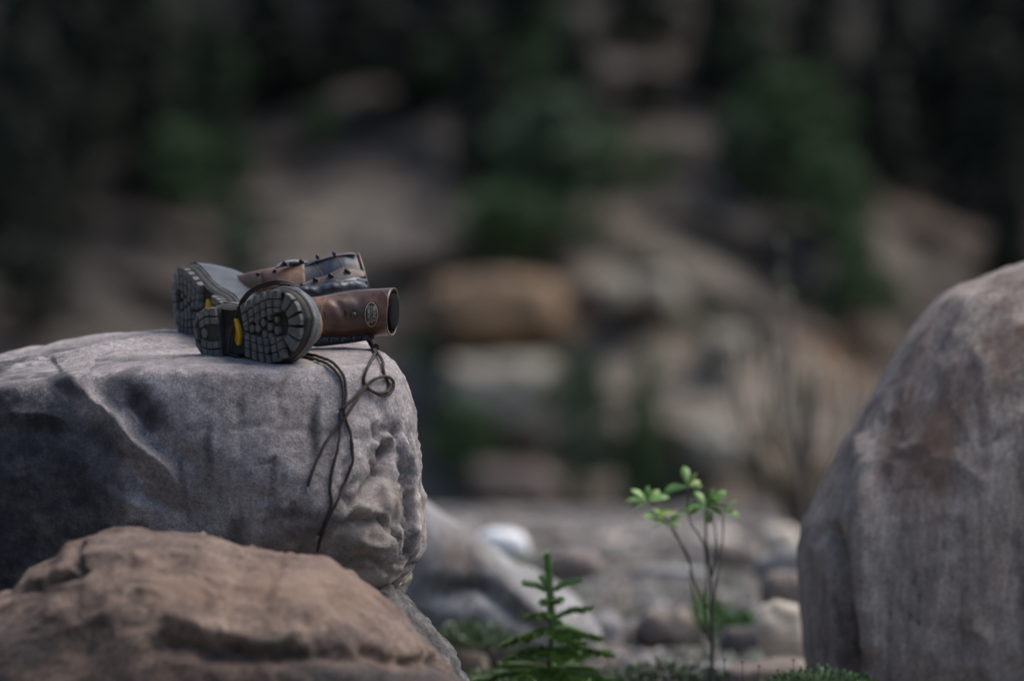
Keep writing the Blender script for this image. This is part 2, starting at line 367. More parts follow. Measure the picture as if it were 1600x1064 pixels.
outline_rock('boulder', [(-140, 1010), (-60, 945), (0, 924), (30, 905), (52, 880), (82, 866), (112, 843), (175, 828), (250, 824), (330, 829), (368, 845), (400, 858), (440, 859), (490, 862), (520, 868),
    (560, 890), (590, 915), (630, 948), (680, 1008), (728, 1068), (760, 1150), (770, 1290), (300, 1320), (-150, 1300)], 8.15, .42, .30, M_BROWN,
    'brown layered boulder in the foreground below the grey boulder with the boots', 'boulder', sub=7, power=.75, amp=.03, nscale=5, centre=(310, 1080), hook=h_front, seed=2, ridge=.008)
def h_right(u, v, V, at, D):
    nz = fbm(V * 7, 4, 3) * .5; st = fbm(V * np.array([20, 20, 1.8]) + fbm(V * 5, 3, 31)[:, None] * .5, 4, 6) * .5
    at['rust'] = np.clip(blob(u, v, 1440, 690, 80, 130, 10) * 1.2 + blob(u, v, 1560, 560, 70, 90) * .8 + st * 1.1 - .12, 0, 1) * .8
    at['stain_shade'] = np.clip(st * 1.5 - .25 + blob(u, v, 1600, 800, 50, 260) * .9 + blob(u, v, 1545, 520, 12, 50) * .8 + blob(u, v, 1310, 990, 30, 120) * .9 + blob(u, v, 1480, 500, 8, 40) * .6, 0, 1) * .75
    dd = (ridged(V * np.array([9, 9, 3.]) + fbm(V * 5, 3, 8)[:, None] * .8, 4, 13) - 1.7) * .0045
    for pl, wd, am in (([(1296, 830), (1318, 900), (1330, 980), (1325, 1090)], 10, -.035), ([(1275, 860), (1290, 900), (1290, 1080)], 16, .006), ([(1350, 700), (1345, 820), (1352, 1000)], 22, .018),
                       ([(1480, 470), (1540, 470), (1620, 455)], 24, .008)):
        ds, sd, al = seg_dist(u, v, pl); dd += np.where(D[:, 2] > -.2, np.exp(-(ds / wd) ** 2) * am, 0)
    return dd
outline_rock('boulder', [(1600, 404), (1540, 424), (1490, 448), (1450, 482), (1415, 525), (1388, 572), (1349, 640), (1312, 700), (1277, 762), (1251, 818), (1243, 860), (1246, 920), (1253, 1000), (1262, 1080), (1270, 1140),
    (1500, 1180), (1800, 1180), (1960, 1000), (1980, 760), (1900, 540), (1780, 440), (1690, 405)], 10.1, .36, .5, M_RIGHT,
    'tall rounded boulder with rusty streaks at the right edge of the picture', 'boulder', sub=7, power=.7, amp=.006, nscale=4, centre=(1590, 820), hook=h_right, seed=5)
outline_rock('slab_rock', [(560, 900), (612, 918), (640, 938), (662, 968), (688, 1002), (712, 1038), (735, 1080), (760, 1160), (740, 1230), (300, 1230), (260, 1020), (420, 930)], 8.78, .12, .30, M_DARKG,
    'narrow rough grey rock edge wedged under the grey boulder behind the brown rock', 'rock', sub=6, power=.6, amp=.04, nscale=12, centre=(520, 1090), seed=8, ridge=.022)
def h_slab(u, v, V, at, D):
    at['stain_shade'] = np.clip(blob(u, v, 740, 915, 40, 18) * .6, 0, 1)  # shade of the hollow darkened into the slab's colour
    at['rust'] = np.clip(blob(u, v, 720, 870, 50, 50) * .7, 0, 1)
    ds, sd, al = seg_dist(u, v, [(690, 925), (745, 912), (790, 945), (850, 985)]); dd = -np.exp(-(ds / 14) ** 2) * .025
    ds, sd, al = seg_dist(u, v, [(660, 800), (740, 850), (830, 960)]); dd += np.exp(-(ds / 16) ** 2) * .012
    return np.where(D[:, 2] > -.1, dd, 0)
outline_rock('slab_rock', [(560, 760), (620, 764), (655, 778), (690, 803), (740, 838), (800, 878), (860, 905), (905, 938), (940, 985), (930, 1030), (800, 1060), (640, 1050), (540, 960)], 11.2, .22, .4, M_SLAB,
    'sloping blue grey slab rock behind the right end of the grey boulder', 'rock', sub=6, power=.75, amp=.03, nscale=5, centre=(730, 930), hook=h_slab, seed=11, ridge=.008)

# ------------------------------------------------------------------ ground
GY = np.array([-30, 8, 11, 12.5, 14, 18, 24, 27, 34, 44, 46, 120]); GZ = np.array([0, 0, 0, -.01, -.05, -.17, -.40, -1.1, -3.0, -4.6, -4.8, -5.0])
def gz(x, y): return np.interp(y, GY, GZ)
def make_ground():
    ys = np.r_[np.linspace(-30, 7, 20), np.linspace(7.2, 26, 240), np.linspace(26.3, 60, 50)]
    xs = np.r_[np.linspace(-45, -3.2, 30), np.linspace(-3.1, 3.1, 150), np.linspace(3.2, 45, 30)]
    X, Y = np.meshgrid(xs, ys); V = np.stack([X.ravel(), Y.ravel(), gz(X, Y).ravel()], 1)
    V[:, 2] += fbm(np.c_[V[:, :2] * 1.3, np.zeros(len(V))], 5, 2) * .018
    m = NT('gravel_soil'); n = m.noise(9, 8, .7); c = m.ramp(n, [(.3, (.05, .043, .037)), (.5, (.12, .105, .09)), (.7, (.24, .215, .19))])
    vo = m.n('ShaderNodeTexVoronoi'); m.put(vo.inputs['Vector'], m.co); vo.inputs['Scale'].default_value = 45
    c = m.mix(.6, c, m.ramp(vo.outputs['Color'], [(0, .15), (1, .85)]), 'OVERLAY'); m.bump(m.math('MULTIPLY', vo.outputs['Distance'], -1.), .02)
    o = build('ground', V, np.array(grid_faces(len(ys), len(xs))), m.done(c, .9)); tag(o, kind='structure')
make_ground()

# cobbles that can be told apart
def stone(cu, cv, w_, h_, d, mat, label, name='stone', group=None, seed=0, sub=4, depth=None, tilt=0, power=.72, pts=None, amp=.07, ridge=.0):
    if pts is None:
        rr = random.Random(seed); pts = []
        for k in range(14):
            t = 2 * math.pi * k / 14; q = 1 + rr.uniform(-.09, .09)
            x = w_ / 2 * q * np.sign(math.cos(t)) * abs(math.cos(t)) ** .75; y = h_ / 2 * q * np.sign(math.sin(t)) * abs(math.sin(t)) ** .8
            ct, s_ = math.cos(math.radians(tilt)), math.sin(math.radians(tilt)); pts.append((cu + x * ct - y * s_, cv + x * s_ + y * ct))
    dep = depth or w_ / FPX * d * .42
    return outline_rock(name, pts, d, dep, dep, mat, label, 'stone', group, sub=sub, power=power, amp=amp, nscale=3, seed=seed, ridge=ridge)
STONES = [
 (785, 847, 84, 42, 13.6, M_WHITE, 'smooth bright white stone behind the sloping slab rock', 1, 4),
 (893, 884, 92, 52, 13.2, M_PINK, 'pale pinkish stone on the gravel right of the white stone', 2, 0),
 (1045, 984, 100, 66, 11.9, M_PINK, 'low reddish brown stone between the seedling and the leafy sapling', 6, 3),
 (1168, 1004, 92, 62, 11.7, M_DARKC, 'dark brown stone just right of the sapling stem', 7, -4),
 (1228, 992, 90, 112, 11.0, M_CREAM, 'cream coloured stone leaning against the foot of the right boulder', 8, -30),
 (1195, 1052, 150, 46, 10.9, M_PINK, 'flat pinkish stone in front of the cream stone', 9, -6),
 (1120, 1050, 60, 30, 10.9, M_SLAB, 'small flat blue grey stone at the foot of the sapling', 10, 0),
 (1222, 884, 92, 60, 12.8, M_SLAB, 'blue grey stone half hidden by the right boulder', 11, -25),
 (1222, 846, 64, 52, 15.0, M_CREAM, 'pale whitish stone above the blue grey one near the right boulder', 12, 0),
 (1150, 868, 90, 44, 14.4, M_PINK, 'reddish stone behind the sapling stems', 13, 8),
 (1228, 925, 84, 66, 12.1, M_PINK, 'brown rounded stone behind the cream stone', 14, 0),
 (1045, 893, 120, 18, 13.0, M_SLAB, 'long flat grey stone lying left of the sapling stem', 15, 1),
 (728, 1036, 80, 44, 11.0, M_PINK, 'reddish brown stone left of the spruce seedling', 16, 8),
 (630, 990, 60, 70, 10.6, M_GREYC, 'grey stone in the gap behind the wedge of grey rock', 17, 0),
 (905, 1020, 90, 30, 11.2, M_PINK, 'low brown stone right behind the seedling branches', 18, 0),
 (765, 985, 78, 44, 11.4, M_SLAB, 'small bluish stone at the foot of the sloping slab rock', 19, 15),
 (1000, 1040, 66, 30, 11.0, M_GREYC, 'small grey stone between seedling and sapling at the bottom', 20, 0),
 (860, 834, 90, 22, 17.5, M_PINK, 'pale brown stone on the far gravel right of the white stone', 21, 0),
 (960, 846, 70, 18, 18.0, M_CREAM, 'pale stone on the far gravel left of the sapling leaves', 22, 0),
 (1110, 838, 80, 18, 18.5, M_CREAM, 'pale stone on the far gravel behind the sapling leaves', 23, 0),
]
for (cu, cv, w_, h_, d, m_, lb, sd_, tl) in STONES: stone(cu, cv, w_, h_, d, m_, lb, seed=sd_, tilt=tl, sub=5)
stone(0, 0, 100, 80, 11.9, M_GREYC, 'flat topped grey stone with dark brown front right of the seedling', seed=31, sub=5, power=.5, amp=.03, depth=.10,
      pts=[(890, 978), (915, 962), (945, 955), (968, 960), (975, 975), (972, 1010), (950, 1020), (915, 1015), (895, 1000)])
stone(0, 0, 100, 80, 11.95, M_DARKC, 'dark angular stone under the flat topped grey stone', seed=32, sub=5, power=.5, amp=.03, depth=.09,
      pts=[(925, 985), (980, 968), (1000, 985), (1005, 1020), (985, 1040), (930, 1035)])
# shared cobbles: loose background stones nothing tells apart
rr = random.Random(4); COB = []
for k in range(8):
    D, F = ico(3); s = np.array([1, rr.uniform(.7, 1), rr.uniform(.32, .6)]); V = D * s; V = V + D * (fbm(D * 1.4 + k * 5, 3, k) * .2 + np.round(vnoise(D * 1.7 + k, k + 4) * 2.5) / 2.5 * .22)[:, None]
    me = mesh_np('cobble', V, F, {'stain_shade': np.zeros(len(V)), 'rust': np.zeros(len(V))}); me.materials.append([M_GREYC, M_PINK, M_DARKC, M_GREYC, M_DARKC, M_SLAB, M_PINK, M_DARKC][k]); COB.append(me)
for k in range(260):
    u_ = rr.uniform(640, 1330); y_ = 10.4 + 12 * rr.random() ** 1.1; s = rr.uniform(.015, .042) * (1 + (y_ - 10) * .05); x_ = (u_ - 800) / FPX * y_
    if 10.3 < y_ < 12.2 and (u_ < 900): s *= .6
    o = link('cobble', COB[k % 8]); o.location = (x_, y_, float(gz(x_, y_)) + s * .12); o.scale = (s, s, s)
    o.rotation_euler = (rr.uniform(-.3, .3), rr.uniform(-.3, .3), rr.uniform(0, 6.28))
    tag(o, 'small rounded cobble lying loose on the blurred gravel', 'cobble', 'cobbles on the gravel')
def gravel():
    D, F = ico(1); Vs = []; Fs = []; n = 20000
    for k in range(n):
        y_ = 9.6 + 14 * RNG.random() ** 1.3; x_ = RNG.uniform(-.2, .62) * y_ / 8.9 * 1.1; s = RNG.uniform(.006, .017) * (1 + (y_ - 10) * .08)
        q = D * np.array([1, RNG.uniform(.6, 1), RNG.uniform(.4, .8)]) * (1 + RNG.uniform(-.2, .2, (len(D), 1))); t = RNG.uniform(0, 6.28)
        q = q @ np.array([[math.cos(t), math.sin(t), 0], [-math.sin(t), math.cos(t), 0], [0, 0, 1]])
        Vs.append(q * s + np.array([x_, y_, gz(x_, y_) + s * .2])); Fs.append(F + k * len(D))
    V = np.vstack(Vs); F = np.vstack(Fs); val = np.repeat(RNG.random(n), len(D))
    m = NT('pebbles'); c = m.ramp(m.attr('val'), [(0, (.03, .028, .027)), (.35, (.11, .10, .095)), (.65, (.24, .23, .22)), (.85, (.28, .22, .18)), (1, (.6, .58, .55))])
    o = build('gravel', V, F, m.done(c, .85), attrs={'val': val}); tag(o, kind='stuff')
gravel()

# ------------------------------------------------------------------ cliff far behind
BGC = {}
def cliff_depth(u, v): return 52 + 9 * np.clip((640 - v) / 640, -.4, 1.3) + 1.2 * np.sin(u / 210.) 
def make_cliff():
    us = np.linspace(-1500, 3100, 380); vs = np.linspace(-900, 900, 220); U, Vv = np.meshgrid(us, vs); d = cliff_depth(U, Vv)
    W = P(U.ravel(), Vv.ravel(), d.ravel()); rel = ridged(W * .8, 5, 3) * .35 + fbm(W * np.array([.5, .5, .5]) + W[:, [2, 2, 0]] * .35, 4, 8) * .9; led = fbm(W * np.array([1.6, 1.6, .7]) + W[:, [2, 0, 1]] * .6, 4, 14) * .35
    W[:, 1] -= rel * .65 + led
    u, v = U.ravel(), Vv.ravel(); nz = fbm(W * .6, 4, 20) * .5
    def b(*a_): return blob(u, v, *a_)
    pale = np.clip(b(1060, 430, 130, 60) + b(560, 350, 110, 60, 25) * .8 + b(520, 450, 130, 60) * .9 + b(1130, 620, 110, 120) + b(1260, 640, 70, 130) * 1.1 + b(640, 600, 70, 160) * .5 + b(950, 420, 60, 40) + b(880, 560, 160, 140) * .8 + nz * .8 - .12, 0, 1)
    ochre = np.clip(b(1310, 560, 60, 60) * .8 + b(770, 480, 130, 50) + b(1450, 300, 180, 60, 35) * .35 + b(1100, 700, 60, 40) * .6, 0, 1)
    dark = np.clip(1 - sstep(-60, 400, v + nz * 150) + b(1190, 470, 24, 150) * .7 + b(110, 380, 180, 230) * .5 + b(1000, 20, 120, 120) * -.6 + sstep(1330, 1560, u) * .5 + (1 - sstep(120, 320, u)) * .35 + nz * .3 + b(800, 547, 85, 13) * 1.5 + b(810, 704, 70, 20) * 1.5, 0, 1)  # canopy shade, lens falloff and crevice shade darkened into the cliff colour
    green = np.clip(b(900, 660, 60, 120) * .5 + nz * .5 - .25, 0, 1)
    m = NT('cliff_rock'); c = m.ramp(m.noise(1.6, 8, .72, None, .8), [(.33, (.12, .10, .083)), (.55, (.21, .175, .145)), (.70, (.34, .295, .245))])
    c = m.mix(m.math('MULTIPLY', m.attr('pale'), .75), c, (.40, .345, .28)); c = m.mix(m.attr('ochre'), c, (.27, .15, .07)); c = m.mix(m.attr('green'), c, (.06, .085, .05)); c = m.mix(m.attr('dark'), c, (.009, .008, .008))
    m.bump(m.noise(3, 8, .7), .3)
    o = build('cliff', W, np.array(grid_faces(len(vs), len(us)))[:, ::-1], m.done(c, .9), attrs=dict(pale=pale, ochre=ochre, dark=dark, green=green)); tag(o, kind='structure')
make_cliff()
def crag(pts, off, front, mat, label, seed, **kw):
    pts = np.array(pts, float); c = pts.mean(0); d = float(cliff_depth(c[0], c[1])) - off
    return outline_rock('crag', pts, d, front, 2.0, mat, label, 'rock', sub=6, power=.42, amp=.07, nscale=6, seed=seed, ridge=.05, **kw)
crag([(662, 452), (690, 440), (790, 432), (862, 440), (884, 480), (878, 520), (800, 530), (700, 530), (664, 516)], 1.2, .9, M_ORANGE, 'blurred ochre rock ledge on the cliff right of the boots', 1)
crag([(700, 568), (760, 566), (850, 562), (892, 590), (890, 650), (860, 688), (810, 684), (770, 655), (705, 640)], 1.4, .9, M_PALE, 'blurred pale rock on the cliff under the ochre ledge', 2)
crag([(995, 432), (1045, 425), (1060, 455), (1045, 482), (1000, 480)], 1.2, .5, M_PALE, 'small pale blurred rock on the cliff right of the ochre ledge', 3)
crag([(940, 440), (980, 432), (990, 465), (960, 485), (938, 470)], 1.2, .5, M_PALE, 'dim pale rock on the cliff between ochre ledge and small pale rock', 4)
crag([(1110, 520), (1160, 515), (1170, 555), (1140, 570), (1108, 560)], 1.2, .5, M_PALE, 'small tan rock on the cliff above the dark spruce', 5)
crag([(1070, 670), (1130, 655), (1160, 690), (1140, 730), (1080, 725)], 1.4, .6, M_PALE, 'pale tan rock at the cliff foot behind the sapling leaves', 6)
crag([(740, 728), (850, 728), (880, 760), (860, 800), (760, 800), (735, 760)], 1.0, .5, M_BRC, 'brown rock at the foot of the cliff under the pale rock', 7)

# background trees
def leaf_mat(name, c1, c2, tr=.15):
    m = NT(name); c = m.ramp(m.noise(3.5, 4, .6), [(.3, c1), (.7, c2)]); return m.done(c, .65)
M_NEEDLE = [leaf_mat('dark_needles', (.004, .009, .005), (.012, .025, .011)), leaf_mat('green_needles', (.035, .072, .024), (.085, .15, .055)), leaf_mat('grey_green_leaves', (.06, .095, .055), (.10, .15, .085))]  # darkest tone holds canopy shade and corner falloff in its colour
def crown_mesh(seed, n=4500, conical=True):
    r = np.random.default_rng(seed); V = []; F = []
    nb = 60
    for b_ in range(nb):
        z = 1 - (b_ / nb) ** .8 if conical else r.uniform(.1, 1); rad = (1 - z) * .30 + .03 if conical else .32 * math.sin(math.pi * min(.97, z * .85 + .1)) ** .6
        t = b_ * 2.4 + r.uniform(-.3, .3); L = rad * r.uniform(.65, 1.15)
        for k in range(n // nb):
            q = r.random() ** .6; jit = r.normal(0, .018, 3); c = np.array([math.cos(t) * L * q, math.sin(t) * L * q, z * .93 + .06 - q * L * (.35 if conical else -.2)]) + jit
            s = r.uniform(.02, .042); a_ = r.normal(0, 1, 3); a_ /= np.linalg.norm(a_); b2 = np.cross(a_, r.normal(0, 1, 3)); b2 /= np.linalg.norm(b2)
            o = len(V); V += [c - a_ * s, c + b2 * s * .6, c + a_ * s * 1.2]; F.append((o, o + 1, o + 2))
    return np.array(V), np.array(F)
CR = [[mesh_np('crown', *crown_mesh(s, 4500, s < 3), smooth=False) for s in range(1, 5)] for _ in range(3)]
for mi in range(3):
    for me in CR[mi]: me.materials.append(M_NEEDLE[mi])
tv, tf = tube([(0, 0, 0), (0, 0, .4), (.004, 0, .95)], [.022, .015, .003], 7); TRUNK = bpy.data.meshes.new('trunk'); TRUNK.from_pydata(tv.tolist(), [], tf); TRUNK.materials.append(M_BARK)
TREES = [ # centre u, top v, bottom v, width, tone, round?, label (None: shared)
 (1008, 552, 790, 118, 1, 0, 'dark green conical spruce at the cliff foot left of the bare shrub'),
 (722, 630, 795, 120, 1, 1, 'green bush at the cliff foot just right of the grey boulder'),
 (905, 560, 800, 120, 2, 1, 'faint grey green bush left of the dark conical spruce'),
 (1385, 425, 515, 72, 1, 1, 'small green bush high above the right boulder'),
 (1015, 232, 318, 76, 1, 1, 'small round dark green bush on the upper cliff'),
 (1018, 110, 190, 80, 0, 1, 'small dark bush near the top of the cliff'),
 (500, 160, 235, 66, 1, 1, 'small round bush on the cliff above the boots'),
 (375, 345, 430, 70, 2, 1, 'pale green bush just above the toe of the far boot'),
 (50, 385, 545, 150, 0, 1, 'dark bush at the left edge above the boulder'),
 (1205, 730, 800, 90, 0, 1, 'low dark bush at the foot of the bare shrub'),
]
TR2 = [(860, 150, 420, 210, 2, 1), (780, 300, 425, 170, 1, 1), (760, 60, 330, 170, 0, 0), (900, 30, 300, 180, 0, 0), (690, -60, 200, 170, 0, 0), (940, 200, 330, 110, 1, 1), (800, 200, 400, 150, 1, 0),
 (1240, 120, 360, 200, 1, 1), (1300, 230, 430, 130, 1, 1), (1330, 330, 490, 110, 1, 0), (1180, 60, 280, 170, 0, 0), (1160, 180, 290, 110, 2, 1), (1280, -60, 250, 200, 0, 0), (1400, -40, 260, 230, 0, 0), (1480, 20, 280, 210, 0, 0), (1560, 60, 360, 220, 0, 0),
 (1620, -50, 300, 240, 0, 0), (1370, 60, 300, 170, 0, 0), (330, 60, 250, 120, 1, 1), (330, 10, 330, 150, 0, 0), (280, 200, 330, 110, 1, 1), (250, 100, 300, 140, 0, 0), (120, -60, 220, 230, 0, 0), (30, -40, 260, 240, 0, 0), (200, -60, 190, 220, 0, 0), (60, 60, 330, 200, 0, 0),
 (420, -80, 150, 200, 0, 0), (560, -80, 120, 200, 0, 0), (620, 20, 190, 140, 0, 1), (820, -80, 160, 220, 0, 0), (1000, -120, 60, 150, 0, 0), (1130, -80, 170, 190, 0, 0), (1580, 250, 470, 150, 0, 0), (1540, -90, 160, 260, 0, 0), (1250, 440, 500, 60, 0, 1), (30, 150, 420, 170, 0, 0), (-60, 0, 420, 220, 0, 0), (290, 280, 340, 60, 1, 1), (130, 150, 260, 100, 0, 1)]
BUSHL = {0: 'large grey green bush highest of the big group left of centre on the cliff', 1: 'green bush directly above the ochre rock ledge', 5: 'green bush between the big grey green bush and the small round dark one', 6: 'narrow green spruce growing up through the big bushes above the ochre ledge',
 7: 'large green bush above and left of the right boulder', 8: 'green bush halfway down the green diagonal left of the right boulder', 9: 'narrow spruce lowest on the green diagonal left of the right boulder', 11: 'grey green bush left of the large green bush on the right slope',
 18: 'green bush on the dark slope above the far boot toe', 20: 'green bush up and left of the boots', 28: 'faint dark bush at the top left of centre', 35: 'small dark bush beside the lone tall shoot', 37: 'narrow green bush just above left of the far boot', 38: 'low dark bush far up left of the boots'}
rt = random.Random(21); TR3 = []
for (ax, ay, bx, by, sp, n3) in ((800, 40, 870, 420, 75, 26), (1150, 60, 1370, 500, 60, 26), (260, 60, 360, 380, 60, 14), (560, 60, 1060, 300, 130, 10), (1080, 480, 1240, 760, 70, 8), (660, 560, 720, 790, 30, 5)):
    for k in range(n3):
        t = rt.random(); cu = ax + (bx - ax) * t + rt.gauss(0, sp * .6); v1 = ay + (by - ay) * t + rt.gauss(0, 18); wd = rt.uniform(22, 58); TR3.append((cu, v1 - wd * rt.uniform(.9, 1.5), v1, wd, 1 if rt.random() < .75 else 2, 1))
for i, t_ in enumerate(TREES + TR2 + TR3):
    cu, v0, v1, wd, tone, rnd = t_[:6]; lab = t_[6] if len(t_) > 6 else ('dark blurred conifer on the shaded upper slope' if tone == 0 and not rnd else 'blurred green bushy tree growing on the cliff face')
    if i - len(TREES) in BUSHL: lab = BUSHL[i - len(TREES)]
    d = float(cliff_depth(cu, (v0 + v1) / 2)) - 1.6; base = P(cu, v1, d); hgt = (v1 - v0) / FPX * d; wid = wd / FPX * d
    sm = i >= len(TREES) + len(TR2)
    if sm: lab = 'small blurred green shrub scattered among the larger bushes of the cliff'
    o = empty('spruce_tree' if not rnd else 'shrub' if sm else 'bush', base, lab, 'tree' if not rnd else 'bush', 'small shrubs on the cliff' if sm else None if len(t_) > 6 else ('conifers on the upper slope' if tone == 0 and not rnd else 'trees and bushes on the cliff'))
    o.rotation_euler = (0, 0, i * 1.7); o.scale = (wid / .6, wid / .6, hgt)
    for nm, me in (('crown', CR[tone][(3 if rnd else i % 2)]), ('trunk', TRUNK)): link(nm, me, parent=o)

exec_boots = True
# ------------------------------------------------------------------ boots
M_RUB = NT('grey_rubber_rand'); _c = M_RUB.ramp(M_RUB.noise(25, 8, .7), [(.3, (.045, .052, .060)), (.5, (.075, .084, .094)), (.72, (.13, .137, .143))]); M_RUB.bump(M_RUB.noise(300, 5, .7), .0006)
_s = M_RUB.noise(140, 4, .75); _c = M_RUB.mix(.5, _c, M_RUB.ramp(_s, [(.35, .35), (.5, .5), (.66, .8)]), 'OVERLAY'); M_RUB = M_RUB.done(_c, .62)
M_LUG = NT('black_sole_rubber'); _l = M_LUG.ramp(M_LUG.noise(60, 6, .65), [(.3, (.085, .087, .087)), (.7, (.20, .197, .182))]); _l = M_LUG.mix(M_LUG.ramp(M_LUG.noise(42, 7, .75), [(.56, 0.), (.70, .7)]), _l, (.24, .20, .155)); M_LUG.bump(M_LUG.noise(400, 5, .7), .0006); M_LUG = M_LUG.done(_l, .78)
M_SOLE = plain('sole_base_rubber', (.02, .02, .02), (.055, .05, .043), 50, .8, .0005, 400)
M_WELT = plain('pale_welt', (.13, .12, .11), (.24, .22, .195), 60, .8)
M_YEL = plain('yellow_emblem', (.75, .38, .01), (.85, .46, .02), 60, .45)
M_YEL2 = plain('yellow_lettering', (.42, .19, .005), (.5, .24, .01), 60, .5)
def leather(name, c1, c2, c3, rough, coat=.0, bump=.0003):
    m = NT(name); c = m.ramp(m.noise(18, 7, .65, None, .6), [(.3, c1), (.5, c2), (.72, c3)]); n2 = m.noise(90, 5, .7); c = m.mix(.35, c, m.ramp(n2, [(.3, .3), (.5, .5), (.7, .75)]), 'OVERLAY')
    m.bump(m.math('ADD', m.noise(160, 4, .6), m.math('MULTIPLY', m.noise(600, 2, .5), .3)), bump)
    r = m.math('ADD', m.math('MULTIPLY', n2, .3), rough - .15); return m.done(c, r, **{'Coat Weight': coat, 'Coat Roughness': .25})
M_LBROWN = leather('oiled_brown_leather', (.022, .010, .006), (.075, .033, .017), (.19, .088, .04), .42, .25)
M_NUB = leather('worn_tan_leather', (.10, .052, .033), (.17, .095, .062), (.24, .15, .105), .62, 0)
M_BLACK = leather('black_leather', (.020, .024, .031), (.038, .045, .057), (.065, .075, .093), .44, .2)
M_STRIP = leather('dusty_brown_facing', (.07, .052, .045), (.115, .088, .078), (.17, .135, .12), .55, 0)
M_MESH = plain('collar_lining', (.003, .003, .0035), (.012, .012, .013), 400, .9, .002, 700, **{'Specular IOR Level': .1})
M_THREAD = plain('tan_thread', (.35, .22, .12), (.5, .34, .2), 200, .8)
M_METAL = plain('blackened_metal', (.03, .03, .033), (.09, .09, .1), 100, .35, Metallic=.9)
M_RIVET = plain('steel_rivet', (.06, .055, .055), (.14, .13, .13), 200, .35, Metallic=.9)
M_LACE = plain('brown_lace', (.022, .015, .013), (.055, .04, .036), 250, .8, .001, 900)
M_AGLET = plain('clear_aglet', (.20, .24, .30), (.34, .39, .47), 100, .3)
M_PATCHB = plain('patch_black', (.008, .008, .008), (.018, .018, .017), 100, .5)
M_PATCHT = plain('patch_thread', (.30, .25, .19), (.42, .36, .28), 300, .8)

